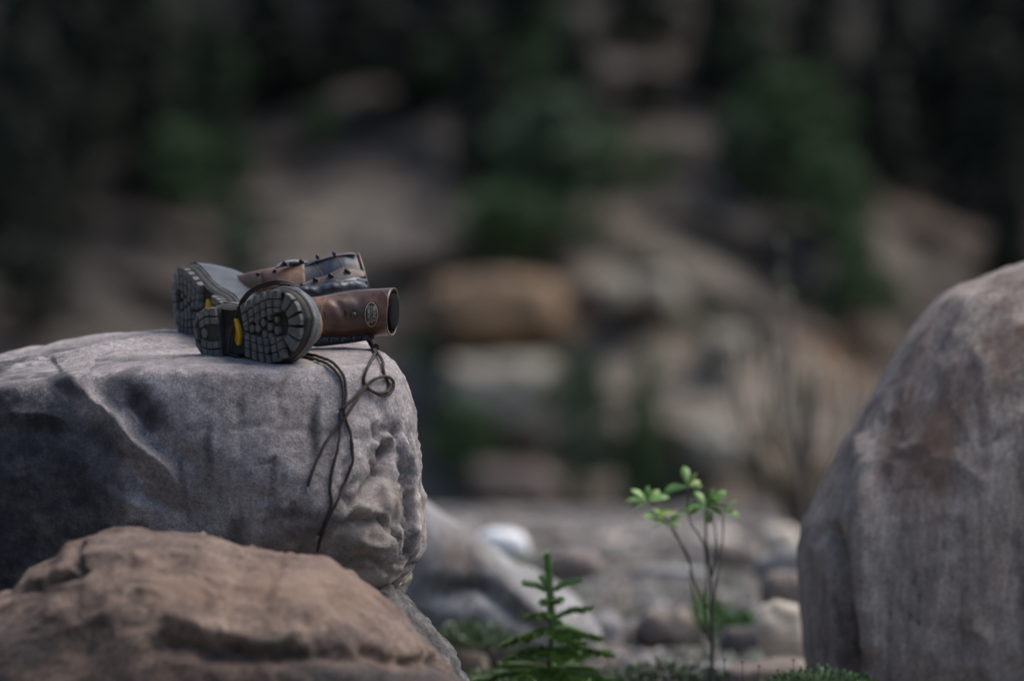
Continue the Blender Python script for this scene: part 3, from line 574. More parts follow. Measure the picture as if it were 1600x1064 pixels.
def itp(x, xs, ys): return np.interp(x, xs, ys)
HX = [0, 3, 10, 20, 40, 60, 80, 110, 140, 170, 200, 225, 250, 270, 285, 295, 300]; HW = [0, 14, 25, 32, 38, 38.5, 37, 35, 38.5, 46, 52, 54, 50.5, 42, 31, 18, 0]
ZTX = [120, 150, 170, 200, 230, 255, 275, 290, 298, 302]; ZTZ = [200, 142, 116, 94, 76, 63, 52, 38, 20, 0]
class Boot:
    def __init__(s, H, f, up, scale, side, label):
        s.O = P(*H); f = np.array(f, float); f /= np.linalg.norm(f); u_ = np.array(up, float); u_ -= f * (u_ @ f); u_ /= np.linalg.norm(u_)
        w_ = np.cross(f, u_);  w_ = w_ if w_[1] > 0 else -w_
        s.f, s.s, s.w = f @ BAS, u_ @ BAS, w_ @ BAS; s.k = scale / 1000; s.side = side
        s.root = empty('hiking_boot', s.O, label, 'boot', 'pair of worn hiking boots')
    def yc(s, x): return s.side * itp(x, [0, 60, 110, 200, 260, 300], [0, 0, -2, 1, 6, 10])
    def W(s, x, y, z):
        x, y, z = map(lambda a_: np.asarray(a_, float), (x, y, z))
        return s.O + s.k * (x[..., None] * s.f + y[..., None] * s.w + z[..., None] * s.s)
    def base(s, x):   # height of the sole's underside: heel step, arch, toe spring
        x = np.asarray(x, float); return 0.0006 * np.clip(x - 215, 0, None) ** 2 * 1.6
    def outline(s, n=120):
        a_ = np.linspace(0, 2 * math.pi, n, endpoint=False); x = 150 * (1 + np.cos(a_)); y = np.sign(np.sin(a_)) * np.interp(x, HX, HW)
        # smooth the ends
        tx = np.r_[x, x, x]; ty = np.r_[y, y, y]; K = np.ones(5) / 5; x = np.convolve(tx, K, 'same')[n:2 * n]; y = np.convolve(ty, K, 'same')[n:2 * n]
        return np.stack([x, y + s.yc(x)], 1)
    def ring(s, z, n=96, off=0.):
        a_ = np.linspace(0, 2 * math.pi, n, endpoint=False)
        xf = float(np.interp(z, ZTZ[::-1], ZTX[::-1])); xb = float(np.interp(z, [0, 20, 45, 90, 130, 300], [2, -2, -3, 5, 12, 4])); u_ = (1 + np.cos(a_)) / 2
        x = xb + (xf - xb) * u_; zt = np.interp(x, ZTX, ZTZ, left=1e4); foot = np.interp(x, HX, HW) * np.sqrt(np.clip(1 - np.clip(z / zt, 0, 1) ** 2.6, 0, 1))
        foot = np.where(x < 0, 0, foot); heel = 34 * np.sqrt(np.clip(1 - (1 - np.clip((x - xb) / 45, 0, 1)) ** 2, 0, 1)); narrow = float(np.interp(z, [0, 40, 100, 140], [1.06, 1.0, .92, .95]))
        foot = np.minimum(foot, np.where(x < 60, heel * 1.15, 1e3)) * narrow
        ell = 40 * np.sin(np.arccos(np.clip(2 * u_ - 1, -1, 1))); m_ = float(sstep(70, 145, z)); y = np.sign(np.sin(a_)) * (foot * (1 - m_) + ell * m_)
        y = y + s.yc(x); 
        if off:
            tx = np.roll(x, -1) - np.roll(x, 1); ty = np.roll(y, -1) - np.roll(y, 1); l = np.hypot(tx, ty) + 1e-9; x = x + ty / l * off; y = y - tx / l * off
        return x, y
    def sole(s):
        ol = s.outline(); n = len(ol); R = s.root
        cx = ol.mean(0); tang = np.roll(ol, -1, 0) - np.roll(ol, 1, 0); tang /= np.linalg.norm(tang, axis=1)[:, None]; nor = np.stack([tang[:, 1], -tang[:, 0]], 1)
        # base plate
        V = []; 
        prof = [(-4, 0.), (-.5, 1.5), (0, 6), (-.5, 13)]
        for off, z in prof:
            q = ol + nor * off; V.append(s.W(q[:, 0], q[:, 1], s.base(q[:, 0]) + z))
        V = np.vstack(V); F = [list(f) for f in grid_faces(len(prof), n, True)]
        # triangulated underside, zipped left to right
        h_ = n // 2
        for k in range(1, h_): F.append([k, k + 1, (n - k - 1) % n, n - k] if k < h_ - 1 else [k, k + 1, n - k])
        F.append([0, 1, n - 1])
        sole = build('outsole', V, F, M_SOLE, R)
        # pale welt line above it, then the rubber rand
        V = []; prof = [(.5, 12), (2.2, 13.5), (2.2, 16), (.5, 17.5)]
        for off, z in prof:
            q = ol + nor * (off + 0); V.append(s.W(q[:, 0], q[:, 1], s.base(q[:, 0]) + z))
        build('welt', np.vstack(V), [list(f) for f in grid_faces(len(prof), n, True)], M_WELT, R)
        def inset(sx, ins):  # sx: arc parameter (index float) on the outline
            i0 = int(math.floor(sx)) % n; t = sx - math.floor(sx); p = ol[i0] * (1 - t) + ol[(i0 + 1) % n] * t; nn = nor[i0] * (1 - t) + nor[(i0 + 1) % n] * t
            return p - nn * ins
        def lug(poly, hgt=8.5, mat=M_LUG, name='lug', ch=.8):
            poly = np.array(poly); c = poly.mean(0); k = len(poly); Vs = []
            for sc_, z in ((1, .3), (1, -hgt + 1.0), (1 - ch * .12, -hgt)):
                q = c + (poly - c) * sc_; Vs.append(s.W(q[:, 0], q[:, 1], s.base(q[:, 0]) + z))
            F_ = [list(f) for f in grid_faces(3, k, True)] + [[2 * k + i for i in range(k)]]
            return build(name, np.vstack(Vs), F_, mat, sole, smooth=False)
        L = np.r_[0, np.cumsum(np.linalg.norm(np.roll(ol, -1, 0) - ol, axis=1))]
        rj = random.Random(3)
        def idx_at(x, sgn):   # outline index whose x matches on one side
            hlf = range(0, n // 2) if sgn > 0 else range(n // 2, n); return min(hlf, key=lambda i: abs(ol[i][0] - x))
        # forefoot side blocks: columns across both flanks, three rows each
        for sg in (1, -1):
            xs_ = [137, 157, 177, 197, 217, 237, 255]
            for i in range(len(xs_) - 1):
                i0, i1 = 0, 0
                for (a0, a1) in ((1.5, 13.8), (15.2, 25.8), (27.2, 37 if 1 < i < 5 else 33)):
                    x0, x1 = xs_[i] + 4.2 + rj.uniform(-.5, .5), xs_[i + 1] - 4.2 + rj.uniform(-.5, .5); sl = (i - 2.5) * 1.6
                    y0 = lambda x, a_: sg * (np.interp(x, HX, HW) - a_) + s.yc(x)
                    j = rj.uniform(-.5, .5)
                    q = [(x0 - a0 * .04 * sl, y0(x0, a0)), (x1 - a0 * .04 * sl, y0(x1, a0)), (x1 - a1 * .04 * sl + j, y0(x1, a1)), (x0 - a1 * .04 * sl, y0(x0, a1))]
                    lug(q if sg > 0 else q[::-1])
        # toe fan
        angs = np.radians([62, 37, 12, -12, -37, -62]); cxx = 238
        for i in range(5):
            a0, a1 = angs[i] - .045, angs[i + 1] + .045; q = []
            def toe(t, k): 
                r_ = 1.0; x = cxx + 59 * math.cos(t) * k; return (x, 51 * math.sin(t) * k * (.98 if abs(t) > .5 else 1) + s.yc(x))
            q = [toe(a0, .97), toe((a0 + a1) / 2, .985), toe(a1, .97), toe(a1, .5), toe(a0, .5)]; lug(q, 6.5)
        # studs in the middle
        k = 0
        for r_, (x0, ys_) in enumerate([(148, (-8, 6)), (164, (-12, 2)), (181, (-15, 1, 13)), (199, (-9, 8)), (216, (-15, 0, 14)), (235, (-8, 8))]):
            for y in ys_:
                rad = 6.2 if (r_ + k) % 3 else 4.8; k += 1
                lug([(x0 + rad * math.cos(t), y + s.yc(x0) + rad * math.sin(t)) for t in np.linspace(0, 2 * math.pi, 10, endpoint=False)], 6 if rad > 5 else 5, ch=1.6)
        # heel block and its lugs
        for sg in (1, -1):
            xs_ = [4, 21, 38, 55, 74]
            for i in range(4):
                for (a0, a1) in ((1.5, 13), (15, 25)) if i else ((1.5, 10),):
                    x0, x1 = xs_[i] + 1.6, xs_[i + 1] - 1.6; y0 = lambda x, a_: sg * max(2, np.interp(x, HX, HW) - a_) + s.yc(x)
                    q = [(x0, y0(x0, a0)), (x1, y0(x1, a0)), (x1, y0(x1, a1)), (x0, y0(x0, a1))]; lug(q if sg > 0 else q[::-1], 12)
        lug([(30 + 8 * math.cos(t), 8 * math.sin(t)) for t in np.linspace(0, 2 * math.pi, 12, endpoint=False)], 10, ch=1.6)
        lug([(2.5, -9), (12, -9), (12, 9), (2.5, 9)][::-1], 11)
        ol2 = [(x, y) for x, y in ol if x < 76]
        # emblem and its lettering
        ex, hx, hy = 116, 8.5, 19.5
        q = [(ex - hx, -hy * .38), (ex - hx * .32, -hy), (ex + hx * .32, -hy), (ex + hx, -hy * .38), (ex + hx, hy * .38), (ex + hx * .32, hy), (ex - hx * .32, hy), (ex - hx, hy * .38)]
        q = [(x, y + s.yc(ex)) for x, y in q]; em = lug(q, 4.2, M_YEL, 'emblem', .4)
        tc = bpy.data.curves.new('lettering', 'FONT'); tc.body = 'vibram'; tc.align_x = 'CENTER'; tc.align_y = 'CENTER'; tc.size = 10.5
        to = bpy.data.objects.new('lettering', tc); COL.objects.link(to); bpy.context.view_layer.update(); me = to.to_mesh().copy(); bpy.data.objects.remove(to)
        v = np.array([q.co[:] for q in me.vertices]); F_ = [list(p.vertices) for p in me.polygons]
        build('lettering', s.W(ex + v[:, 1] * 1.0, (v[:, 0] * 1.05) + s.yc(ex), np.full(len(v), -4.45)), F_, M_YEL2, sole, smooth=False)
        # heel step plate
        hp = [(x, y) for x, y in ol if x < 77]; hp = np.array(hp); hp = hp[np.argsort(np.arctan2(hp[:, 1], hp[:, 0] - 40))]; hc = hp.mean(0); Vs = []
        for sc_, z in ((.97, 1), (.97, -6), (.93, -6.5)):
            q = hc + (hp - hc) * sc_; Vs.append(s.W(q[:, 0], q[:, 1], np.full(len(q), float(z))))
        kk = len(hp); build('heel_block', np.vstack(Vs), [list(f) for f in grid_faces(3, kk, True)] + [[2 * kk + i for i in range(kk)]], M_SOLE, sole, smooth=False)
        return sole
    def loft(s, stations, mat, zs=(26, 30, 33, 36, 40, 44, 52, 60, 68, 76, 84, 92, 100, 108), tk=(90, 60)):
        """foot rings, a bend, then the free tube of the shaft; returns the ring array"""
        n = 96; rings = []
        for z in zs:
            x, y = s.ring(z, n); rings.append(s.W(x, y, s.base(x) * max(0, 1 - z / 90) + z))
        s.tube_st = stations; R0, Rm = rings[-1], rings[-2]; T0 = s.T(0, np.linspace(0, 2 * math.pi, n, endpoint=False)); T1 = s.T(.04, np.linspace(0, 2 * math.pi, n, endpoint=False))
        ta = s.s * s.k * tk[0] + np.zeros_like(R0); tb = (T1 - T0); tb = tb / (np.linalg.norm(tb, axis=1)[:, None] + 1e-9) * tk[1] * s.k
        for t in np.linspace(0, 1, 9)[1:-1]:
            rings.append((2 * t ** 3 - 3 * t * t + 1) * R0 + (t ** 3 - 2 * t * t + t) * ta + (3 * t * t - 2 * t ** 3) * T0 + (t ** 3 - t * t) * tb)
        nr = len(rings)
        return rings
    def T(s, t, a_, off=0.):
        st = s.tube_st; m = len(st) - 1; x = np.clip(t, 0, 1) * m; keys = np.arange(m + 1); A = np.array([[q[0], q[1], q[2], q[3], q[4], *q[5], *q[6]] for q in st], float)
        v = np.array([np.interp(x, keys, A[:, j]) for j in range(A.shape[1])]); c = P(v[0], v[1], v[2]); ea = v[5:8] @ BAS; eb = v[8:11] @ BAS
        wob = 1 + .02 * np.sin(3 * a_ + t * 5) + .012 * np.sin(5 * a_ + 9 * t) 
        ca, sa = np.cos(a_), np.sin(a_); pw = .9
        return c + ((v[3] + off) / 1000 * wob * np.sign(ca) * np.abs(ca) ** pw)[:, None] * ea + ((v[4] + off) / 1000 * wob * np.sign(sa) * np.abs(sa) ** pw)[:, None] * eb
    def rand(s, top, mat=None, off=2.2):
        """rubber band round the foot; top(x) is its height"""
        n = 96; V = []; ts = np.r_[np.linspace(0, 1, 10)]
        x0, y0 = s.ring(16, n); hgt = top(x0)
        Z = 15 + (hgt - 15) * ts[:, None]
        zs = np.arange(10, 112, 2.); X = []; Y = []
        for z in zs:
            x, y = s.ring(z, n, off); X.append(x); Y.append(y)
        X = np.array(X); Y = np.array(Y)
        for i in range(len(ts)):
            zz = Z[i]; x = np.array([np.interp(zz[k], zs, X[:, k]) for k in range(n)]); y = np.array([np.interp(zz[k], zs, Y[:, k]) for k in range(n)])
            V.append(s.W(x, y, s.base(x) * np.clip(1 - zz / 90, 0, 1) + zz))
        # inner lip
        zz = Z[-1] + .5; xi = []; yi = []
        Xi = []; Yi = []
        for z in zs:
            x, y = s.ring(z, n, -.5); Xi.append(x); Yi.append(y)
        Xi = np.array(Xi); Yi = np.array(Yi); x = np.array([np.interp(zz[k], zs, Xi[:, k]) for k in range(n)]); y = np.array([np.interp(zz[k], zs, Yi[:, k]) for k in range(n)])
        V.append(s.W(x, y, s.base(x) * np.clip(1 - zz / 90, 0, 1) + zz))
        V = np.vstack(V); F = [list(f) for f in grid_faces(len(ts) + 1, n, True)]
        build('rubber_rand', V, F, M_RUB, s.root); return V, F

def stick_curve(tree, pts, n=6, off=.0008):
    out = []
    for u, v in catmull(pts, n):
        h = hit(tree, u, v, off)
        if h is not None: out.append(h)
    return np.array(out)
def stitches(tree, pts, parent, gap=2.2, length=1.4, r=.00045, mat=None, name='stitching', off=.0004):
    c = catmull(pts, 20); L = np.r_[0, np.cumsum(np.hypot(*np.diff(c, axis=0).T))]; parts = []
    for a_ in np.arange(0, L[-1] - length, gap):
        p0 = [np.interp(a_, L, c[:, 0]), np.interp(a_, L, c[:, 1])]; p1 = [np.interp(a_ + length, L, c[:, 0]), np.interp(a_ + length, L, c[:, 1])]
        h0, h1 = hit(tree, *p0, off), hit(tree, *p1, off)
        if h0 is None or h1 is None or np.linalg.norm(h0 - h1) > .01: continue
        parts.append(tube([h0, h1], r, 5))
    if parts: tag(build(name, *join(parts), mat or M_THREAD, parent), kind='stuff')
def prism_on(tree, poly, off0, off1, mat, name, parent, smooth=False, centre=None, rings=5):
    """a thin raised plate following the surface under a pixel polygon"""
    poly = np.array(poly, float); c = np.array(centre) if centre else poly.mean(0); V = []; n = len(poly)
    for k in range(rings + 1):
        q = c + (poly - c) * (1 - k / (rings + .0001)) if k else poly
        for p in q:
            h = hit(tree, p[0], p[1], off1)
            V.append(h if h is not None else P(p[0], p[1], 8.95))
    sk = [hit(tree, p[0], p[1], off0) for p in poly]; V += [a_ if a_ is not None else V[i] for i, a_ in enumerate(sk)]
    F = [list(f) for f in grid_faces(rings + 1, n, True)]; b0 = (rings + 1) * n
    for i in range(n): F.append([b0 + i, b0 + (i + 1) % n, (i + 1) % n, i])
    return build(name, np.array(V), F, mat, parent, smooth=smooth)
def text_on(tree, s_, cu, cv, size, sx, rot, off, mat, parent):
    tc = bpy.data.curves.new('lettering', 'FONT'); tc.body = s_; tc.align_x = 'CENTER'; tc.align_y = 'CENTER'; tc.size = size; tc.offset = .12
    to = bpy.data.objects.new('lettering', tc); COL.objects.link(to); bpy.context.view_layer.update(); me = to.to_mesh().copy(); bpy.data.objects.remove(to)
    V = []; r = math.radians(rot)
    for q in me.vertices:
        x, y = q.co[0] * sx, q.co[1]; u = cu + x * math.cos(r) - (-y) * math.sin(r); v = cv + x * math.sin(r) + (-y) * math.cos(r); V.append(hit(tree, u, v, off))
    return build('lettering', np.array(V), [list(p.vertices) for p in me.polygons], mat, parent, smooth=False)
def hook_at(parent, p, nrm, size=1., ang=0.):
    """a lace hook: oval base plate, post and a rolled head"""
    nrm = nrm / np.linalg.norm(nrm); a_ = np.cross(nrm, [0, 0, 1.]); a_ /= np.linalg.norm(a_); b_ = np.cross(a_, nrm); ca, sa = math.cos(ang), math.sin(ang); a_, b_ = a_ * ca + b_ * sa, -a_ * sa + b_ * ca
    k = size / 1000; parts = []
    V = []; 
    for z, sc_ in ((-.5, 1), (1.0, 1), (1.5, .7)):
        for t in np.linspace(0, 2 * math.pi, 12, endpoint=False): V.append(p + k * (a_ * 6.2 * sc_ * math.cos(t) + b_ * 3.2 * sc_ * math.sin(t) + nrm * z))
    parts.append((V, [list(f) for f in grid_faces(3, 12, True)] + [list(range(24, 36))]))
    parts.append(tube([p + nrm * k * .5, p + nrm * k * 2.6 + a_ * k * 1.5], [2.4 * k, 2.0 * k], 8))
    parts.append(tube([p + nrm * k * 2.6 + a_ * k * -2.5, p + nrm * k * 4.2 + a_ * k * 0, p + nrm * k * 3.8 + a_ * k * 3.2, p + nrm * k * 2.4 + a_ * k * 4.6], [2.0 * k, 2.9 * k, 2.7 * k, 1.8 * k], 8))
    return build('lace_hook', *join(parts), M_METAL, parent)

# ---- near boot: sole towards the lens, shaft to the right, laces underneath
NB = Boot((312, 521, 8.90), (.535, .035, .845), (.845, .10, -.535), 1.06, 1, 'boot lying nearer the camera with its lugged sole facing forward and glossy brown shaft')
ZT0 = list(ZTZ); ZTZ[:] = [190, 128, 102, 80, 62, 51, 43, 33, 18, 0]
NB.sole()
st_n = [(455, 503, 8.955, 37, 38, (.0, -1, .05), (0, .0, 1)), (478, 497, 8.962, 32, 38, (.0, -1, .05), (0, .0, 1)), (500, 494, 8.966, 31, 38, (.0, -1, .05), (-.02, .0, 1)), (522, 492, 8.97, 33, 38, (0, -1, .05), (-.03, 0, 1)), (545, 490, 8.974, 35, 38, (0, -1, .03), (-.05, 0, 1)),
        (568, 488.5, 8.976, 35.5, 39, (0, -1, 0), (-.10, 0, .98)), (590, 488, 8.974, 36, 40, (-.02, -1, 0), (-.16, 0, .96)), (614, 487.5, 8.965, 36.5, 38, (-.05, -1, 0), (-.22, 0, .94))]
rings = NB.loft(st_n, M_LBROWN)
n = 96; aa = np.linspace(0, 2 * math.pi, n, endpoint=False)
up_rings = rings + [NB.T(0, aa)]
V = np.vstack(up_rings); build('upper', V, [list(f) for f in grid_faces(len(up_rings), n, True)], M_NUB, NB.root)
NB.rand(lambda x: np.interp(x, [0, 60, 120, 200, 260, 300], [44, 40, 40, 54, 52, 42]))
ts = np.linspace(0, 1, 44); prof = [(t, 1.2) for t in ts] + [(1.0, .4), (1.0, -1.2), (.97, -2.2), (.85, -3)]
V = np.vstack([NB.T(t, aa, o_) for t, o_ in prof]); F = [list(f) for f in grid_faces(len(prof), n, True)]
_u, _v, _d = proj(V); fold = np.zeros(len(V))
for pl, wd_, am_ in (([(508, 470), (520, 482), (524, 500)], 4, .9), ([(516, 466), (530, 476), (536, 492), (534, 510)], 4, -1.3), ([(500, 505), (520, 512), (545, 514)], 4, -.9), ([(548, 462), (560, 470), (566, 482)], 5, -.7), ([(590, 512), (560, 516), (530, 520)], 5, .8)):
    ds_, _, al_ = seg_dist(_u, _v, pl); fold += am_ * np.exp(-(ds_ / wd_) ** 2) * np.sin(np.pi * np.clip(al_, .05, .95))
V = V - BF * (fold[:, None] * .0016) + fbm(V * 28, 3, 4)[:, None] * -BF * .0011
build('shaft', V, F, M_LBROWN, NB.root); TN = bvh(V, F)
prof = [(.975, -2.0), (1.0, -2.4), (1.0, -4), (.98, -7), (.9, -9), (.75, -10), (.5, -12)]
rl = [NB.T(t, aa, o_) for t, o_ in prof]; ex = NB.T(1.0, aa, -3.0)
V = np.vstack(rl); F = [list(f) for f in grid_faces(len(prof), n, True)] + [[(len(prof) - 1) * n + i for i in range(n)]]
build('collar_lining', V, F, M_MESH, NB.root)
# dark padded tongue inside the collar
tg = []
for t, k in ((.55, .7), (.8, .85), (1.0, .96), (1.015, .90), (1.022, .7), (1.024, .3)):
    c_ = NB.T(min(t, 1.), aa, -6.).mean(0) + (BR * .20 * max(0, t - 1)); r_ = NB.T(min(t, 1.), aa, -6.) - NB.T(min(t, 1.), aa, -6.).mean(0); tg.append(c_ + r_ * k + BF * .003)
build('tongue', np.vstack(tg), [list(f) for f in grid_faces(len(tg), n, True)] + [[(len(tg) - 1) * n + i for i in range(n)]], M_MESH, NB.root)
# front edge seam and collar seam
stitches(TN, [(509, 465), (503, 478), (501, 495), (502, 510), (507, 522)], NB.root)
stitches(TN, [(597, 453), (604.5, 462), (606, 478), (605.5, 495), (606, 510), (609, 520)], NB.root)
stitches(TN, [(513, 463.5), (540, 459), (570, 455), (598, 453.2)], NB.root)
for (hu, hv) in ((583.5, 460.5), (597, 457.5), (568.5, 469.5), (593.3, 467)):
    prism_on(TN, [(hu + 1.25 * math.cos(t), hv + 1.25 * math.sin(t)) for t in np.linspace(0, 6.283, 9)[:-1]], -.0005, .0002, M_PATCHB, 'vent_hole', NB.root)
el = lambda cu, cv, rx, ry, k=24: [(cu + rx * math.cos(t), cv + ry * math.sin(t)) for t in np.linspace(0, 2 * math.pi, k, endpoint=False)]
pt = prism_on(TN, el(580.5, 491.5, 12.2, 20.5), -.001, .0010, M_PATCHB, 'logo_patch', NB.root)
PV = None
def ring_on(cu, cv, rx, ry, w_, off, mat, name, parent):
    V = []; k = 40
    for s_, o_ in ((0, off - .001), (0, off), (w_, off), (w_, off - .001)):
        for t in np.linspace(0, 2 * math.pi, k, endpoint=False): V.append(hit(TN, cu + (rx - s_) * math.cos(t), cv + (ry - s_) * math.sin(t), o_))
    return build(name, np.array(V), [list(f) for f in grid_faces(4, k, True)], mat, parent)
ring_on(580.5, 491.5, 10.4, 18.5, .9, .0017, M_PATCHT, 'border_ring', pt)
text_on(TN, 'MEINDL', 585.0, 491.0, 8.6, .82, 90, .0016, M_PATCHT, pt)
text_on(TN, 'COMFORT', 576.5, 489.0, 6.0, .72, 90, .0016, M_PATCHT, pt)
text_on(TN, 'fit', 576.5, 503.0, 6.4, .9, 90, .0016, M_PATCHT, pt)
prism_on(TN, [(580.6, 479), (581.4, 479), (581.4, 504), (580.6, 504)], -.0005, .0017, M_PATCHT, 'divider', pt)
rv = hit(TN, 552.5, 492.5, 0.); rparts = []
V = []
for z, r_ in ((-.5, 4.6), (.8, 4.6), (1.8, 3.8), (2.4, 2.2), (2.6, .3)):
    for t in np.linspace(0, 2 * math.pi, 16, endpoint=False): V.append(rv + (BR * math.cos(t) * r_ + BU * math.sin(t) * r_ * 1.05 - BF * z) / 1000)
build('rivet', V, [list(f) for f in grid_faces(5, 16, True)], M_RIVET, NB.root)
for (cu, cv, rx, ry) in ((540, 489, 2.4, 6), (508, 491, 1.6, 5), (553, 484.5, 1.5, 2.6), (557, 484, 1.2, 2.4)):
    prism_on(TN, el(cu, cv, rx, ry, 12), -.001, .00025, M_PATCHB, 'dark_scuff', NB.root, smooth=True)
# hooks and tongue flap under the shaft
for i, (hu, hv) in enumerate([(500, 530), (518, 532), (535, 531), (552, 529), (570, 528)]):
    hook_at(NB.root, P(hu, hv - 2, 8.945), -BU * .9 - BF * .5, .85)
gp = catmull([P(478, 530, 8.95), P(500, 531, 8.965), P(530, 529, 8.975), P(560, 527, 8.98), P(585, 525, 8.98)], 8)
build('gusset', *tube(gp, np.interp(np.arange(len(gp)), [0, 6, 18, len(gp) - 1], [.010, .011, .009, .005]), 14), M_BLACK, NB.root)
build('eyelet', *tube([P(419, 553, 8.70), P(421, 551, 8.705)], .002, 8), M_METAL, NB.root)

# ---- far boot: sole to the left, laced front turned up
FB = Boot((367, 514, 9.07), (-.365, .20, -.91), (.91, .08, -.36), 1.09, -1, 'boot lying farther back with its toe to the left and black padded shaft open')
ZTZ[:] = [220, 170, 142, 118, 94, 76, 60, 42, 22, 0]
FB.sole()
ea, eb = (-.10, .80, .58), (.05, -.58, .80)
st_f = [(420, 464, 9.14, 44, 41, ea, eb), (445, 460, 9.15, 44, 41, ea, eb), (465, 456, 9.155, 44, 41, ea, eb), (485, 450, 9.16, 44.5, 41, ea, eb), (505, 446, 9.165, 46, 42, ea, eb), (525, 442, 9.165, 47, 42, ea, eb), (545, 440, 9.165, 46, 42, (-.14, .8, .57), eb), (570, 438, 9.165, 42, 42, (-.16, .78, .55), (.20, -.58, .78))]
rings = FB.loft(st_f, M_NUB, zs=(26, 30, 33, 36, 40, 44, 52, 60, 68, 76, 84))
V = np.vstack(rings); build('upper', V, [list(f) for f in grid_faces(len(rings), n, True)], M_NUB, FB.root)
st_v = [(325, 450, 9.33, 6, 6, ea, eb), (335, 451, 9.32, 19, 20, ea, eb), (358, 455, 9.29, 26, 27, ea, eb), (382, 461, 9.235, 31.5, 32, ea, eb), (405, 463, 9.185, 39, 38, ea, eb), (430, 462, 9.15, 43, 42, ea, eb), (455, 458, 9.15, 44, 42, ea, eb), (481, 451, 9.158, 45, 42, ea, eb)]
FB.tube_st = st_v; vr = [FB.T(t, aa, .8) for t in np.linspace(0, 1, 40)] + [FB.T(1, aa, -2.)]
V = np.vstack(vr); build('vamp', V, [list(f) for f in grid_faces(len(vr), n, True)], M_NUB, FB.root); TFU = bvh(V, grid_faces(len(vr), n, True)); FB.tube_st = st_f
FB.rand(lambda x: np.interp(x, [0, 60, 120, 160, 200, 250, 280, 300], [50, 62, 86, 86, 76, 56, 42, 28]))
ts = np.linspace(.3, 1, 40); prof = [(t, -1.0) for t in ts] + [(1.0, -2.5), (.97, -6), (.8, -10), (.5, -14)]
V = np.vstack([FB.T(t, aa, o_ + (1.4 * math.sin(9 * t) if t < .98 else 0)) for t, o_ in prof]); F = [list(f) for f in grid_faces(len(prof), n, True)] + [[(len(prof) - 1) * n + i for i in range(n)]]
build('shaft', V, F, M_BLACK, FB.root); TF = bvh(V, F)
rim = FB.T(1.0, aa, .2); build('collar_binding', *tube(np.vstack([rim, rim[:1]]), .0027, 8, False), M_LBROWN, FB.root)
stitches(TF, [(491, 412), (497, 419), (503, 428), (506, 437)], FB.root); stitches(TF, [(526, 403), (531, 408), (535, 415), (537, 424)], FB.root)
stitches(TFU, [(441, 421), (458, 420), (472, 420), (478, 430), (482, 438)], FB.root, off=.0008)
# upper facing strip with hooks on the skyline
def ribbon(pts, depth, w_, th, mat, name, parent, wd=None):
    """a solid strap along a pixel curve: pts give (u, v), w_ its half width in px, th its thickness"""
    c = catmull([(p[0], p[1], p[2]) for p in pts], 8); wv = np.interp(np.linspace(0, 1, len(c)), np.linspace(0, 1, len(w_)), w_); V = []
    T_ = np.gradient(c[:, :2], axis=0); T_ /= np.linalg.norm(T_, axis=1)[:, None]; N_ = np.stack([-T_[:, 1], T_[:, 0]], 1)
    for i in range(len(c)):
        for (k, dz) in ((-1, 0), (-.6, -th), (0, -th * 1.3), (.6, -th), (1, 0), (.6, th), (0, th), (-.6, th)):
            V.append(P(c[i, 0] + N_[i, 0] * k * wv[i], c[i, 1] + N_[i, 1] * k * wv[i], c[i, 2] + dz + wd * k if wd else c[i, 2] + dz))
    m = len(c); F = [list(f) for f in grid_faces(m, 8, True)] + [list(range(8))[::-1], [(m - 1) * 8 + k for k in range(8)]]
    return build(name, np.array(V), F, mat, parent), V, F
ribbon([(470, 417, 9.14), (490, 409, 9.145), (510, 402.5, 9.15), (530, 398.6, 9.15), (546, 396.5, 9.15), (556, 397, 9.15)], 0, [1.2, 2.2, 2.4, 2.2, .8], .004, M_STRIP, 'facing', FB.root, wd=-.006)
ribbon([(430, 419, 9.11), (440, 413, 9.12), (455, 410, 9.13), (470, 410.5, 9.14), (482, 411, 9.15)], 0, [2, 5, 5.5, 5, 2], .006, M_BLACK, 'tongue_edge', FB.root)
_, VS, FS = ribbon([(450, 455, 9.085), (468, 452, 9.085), (490, 445, 9.085), (512, 438.5, 9.085), (534, 430, 9.09), (552, 427, 9.10), (570, 429, 9.115)], 0, [3, 7.5, 8.5, 8.5, 11, 11, 4], .0022, M_STRIP, 'open_facing', FB.root, wd=-.006)
TS = bvh(np.array(VS), [f for f in FS if len(f) == 4])
for (hu, hv) in ((474, 447.5), (494, 438.5), (518, 432), (543, 425)): 
    q = hit(TS, hu, hv); hook_at(FB.root, q if q is not None else P(hu, hv, 9.08), -BF * .9 + BU * .45, 1.0, .35)
for (hu, hv) in ((497, 403.5), (523, 398.5)): hook_at(FB.root, P(hu, hv, 9.14), BU * .9 - BF * .35 - BR * .3, .95, .4)
for (hu, hv) in ((446, 412), (472, 409)): hook_at(FB.root, P(hu, hv + 1, 9.115), -BF * .8 + BU * .6, .9, .3)
for (hu, hv) in ((404, 428), (430, 423)): 
    q = hit(TFU, hu, hv + 2); hook_at(FB.root, q if q is not None else P(hu, hv, 9.12), BU * .8 - BF * .6, .75, .1)
stitches(TS, [(478, 456.5), (500, 449.5), (520, 444), (545, 438), (566, 431)], FB.root, off=.0006); stitches(TS, [(505, 435), (525, 425.5), (545, 418.5), (560, 421)], FB.root, off=.0006)
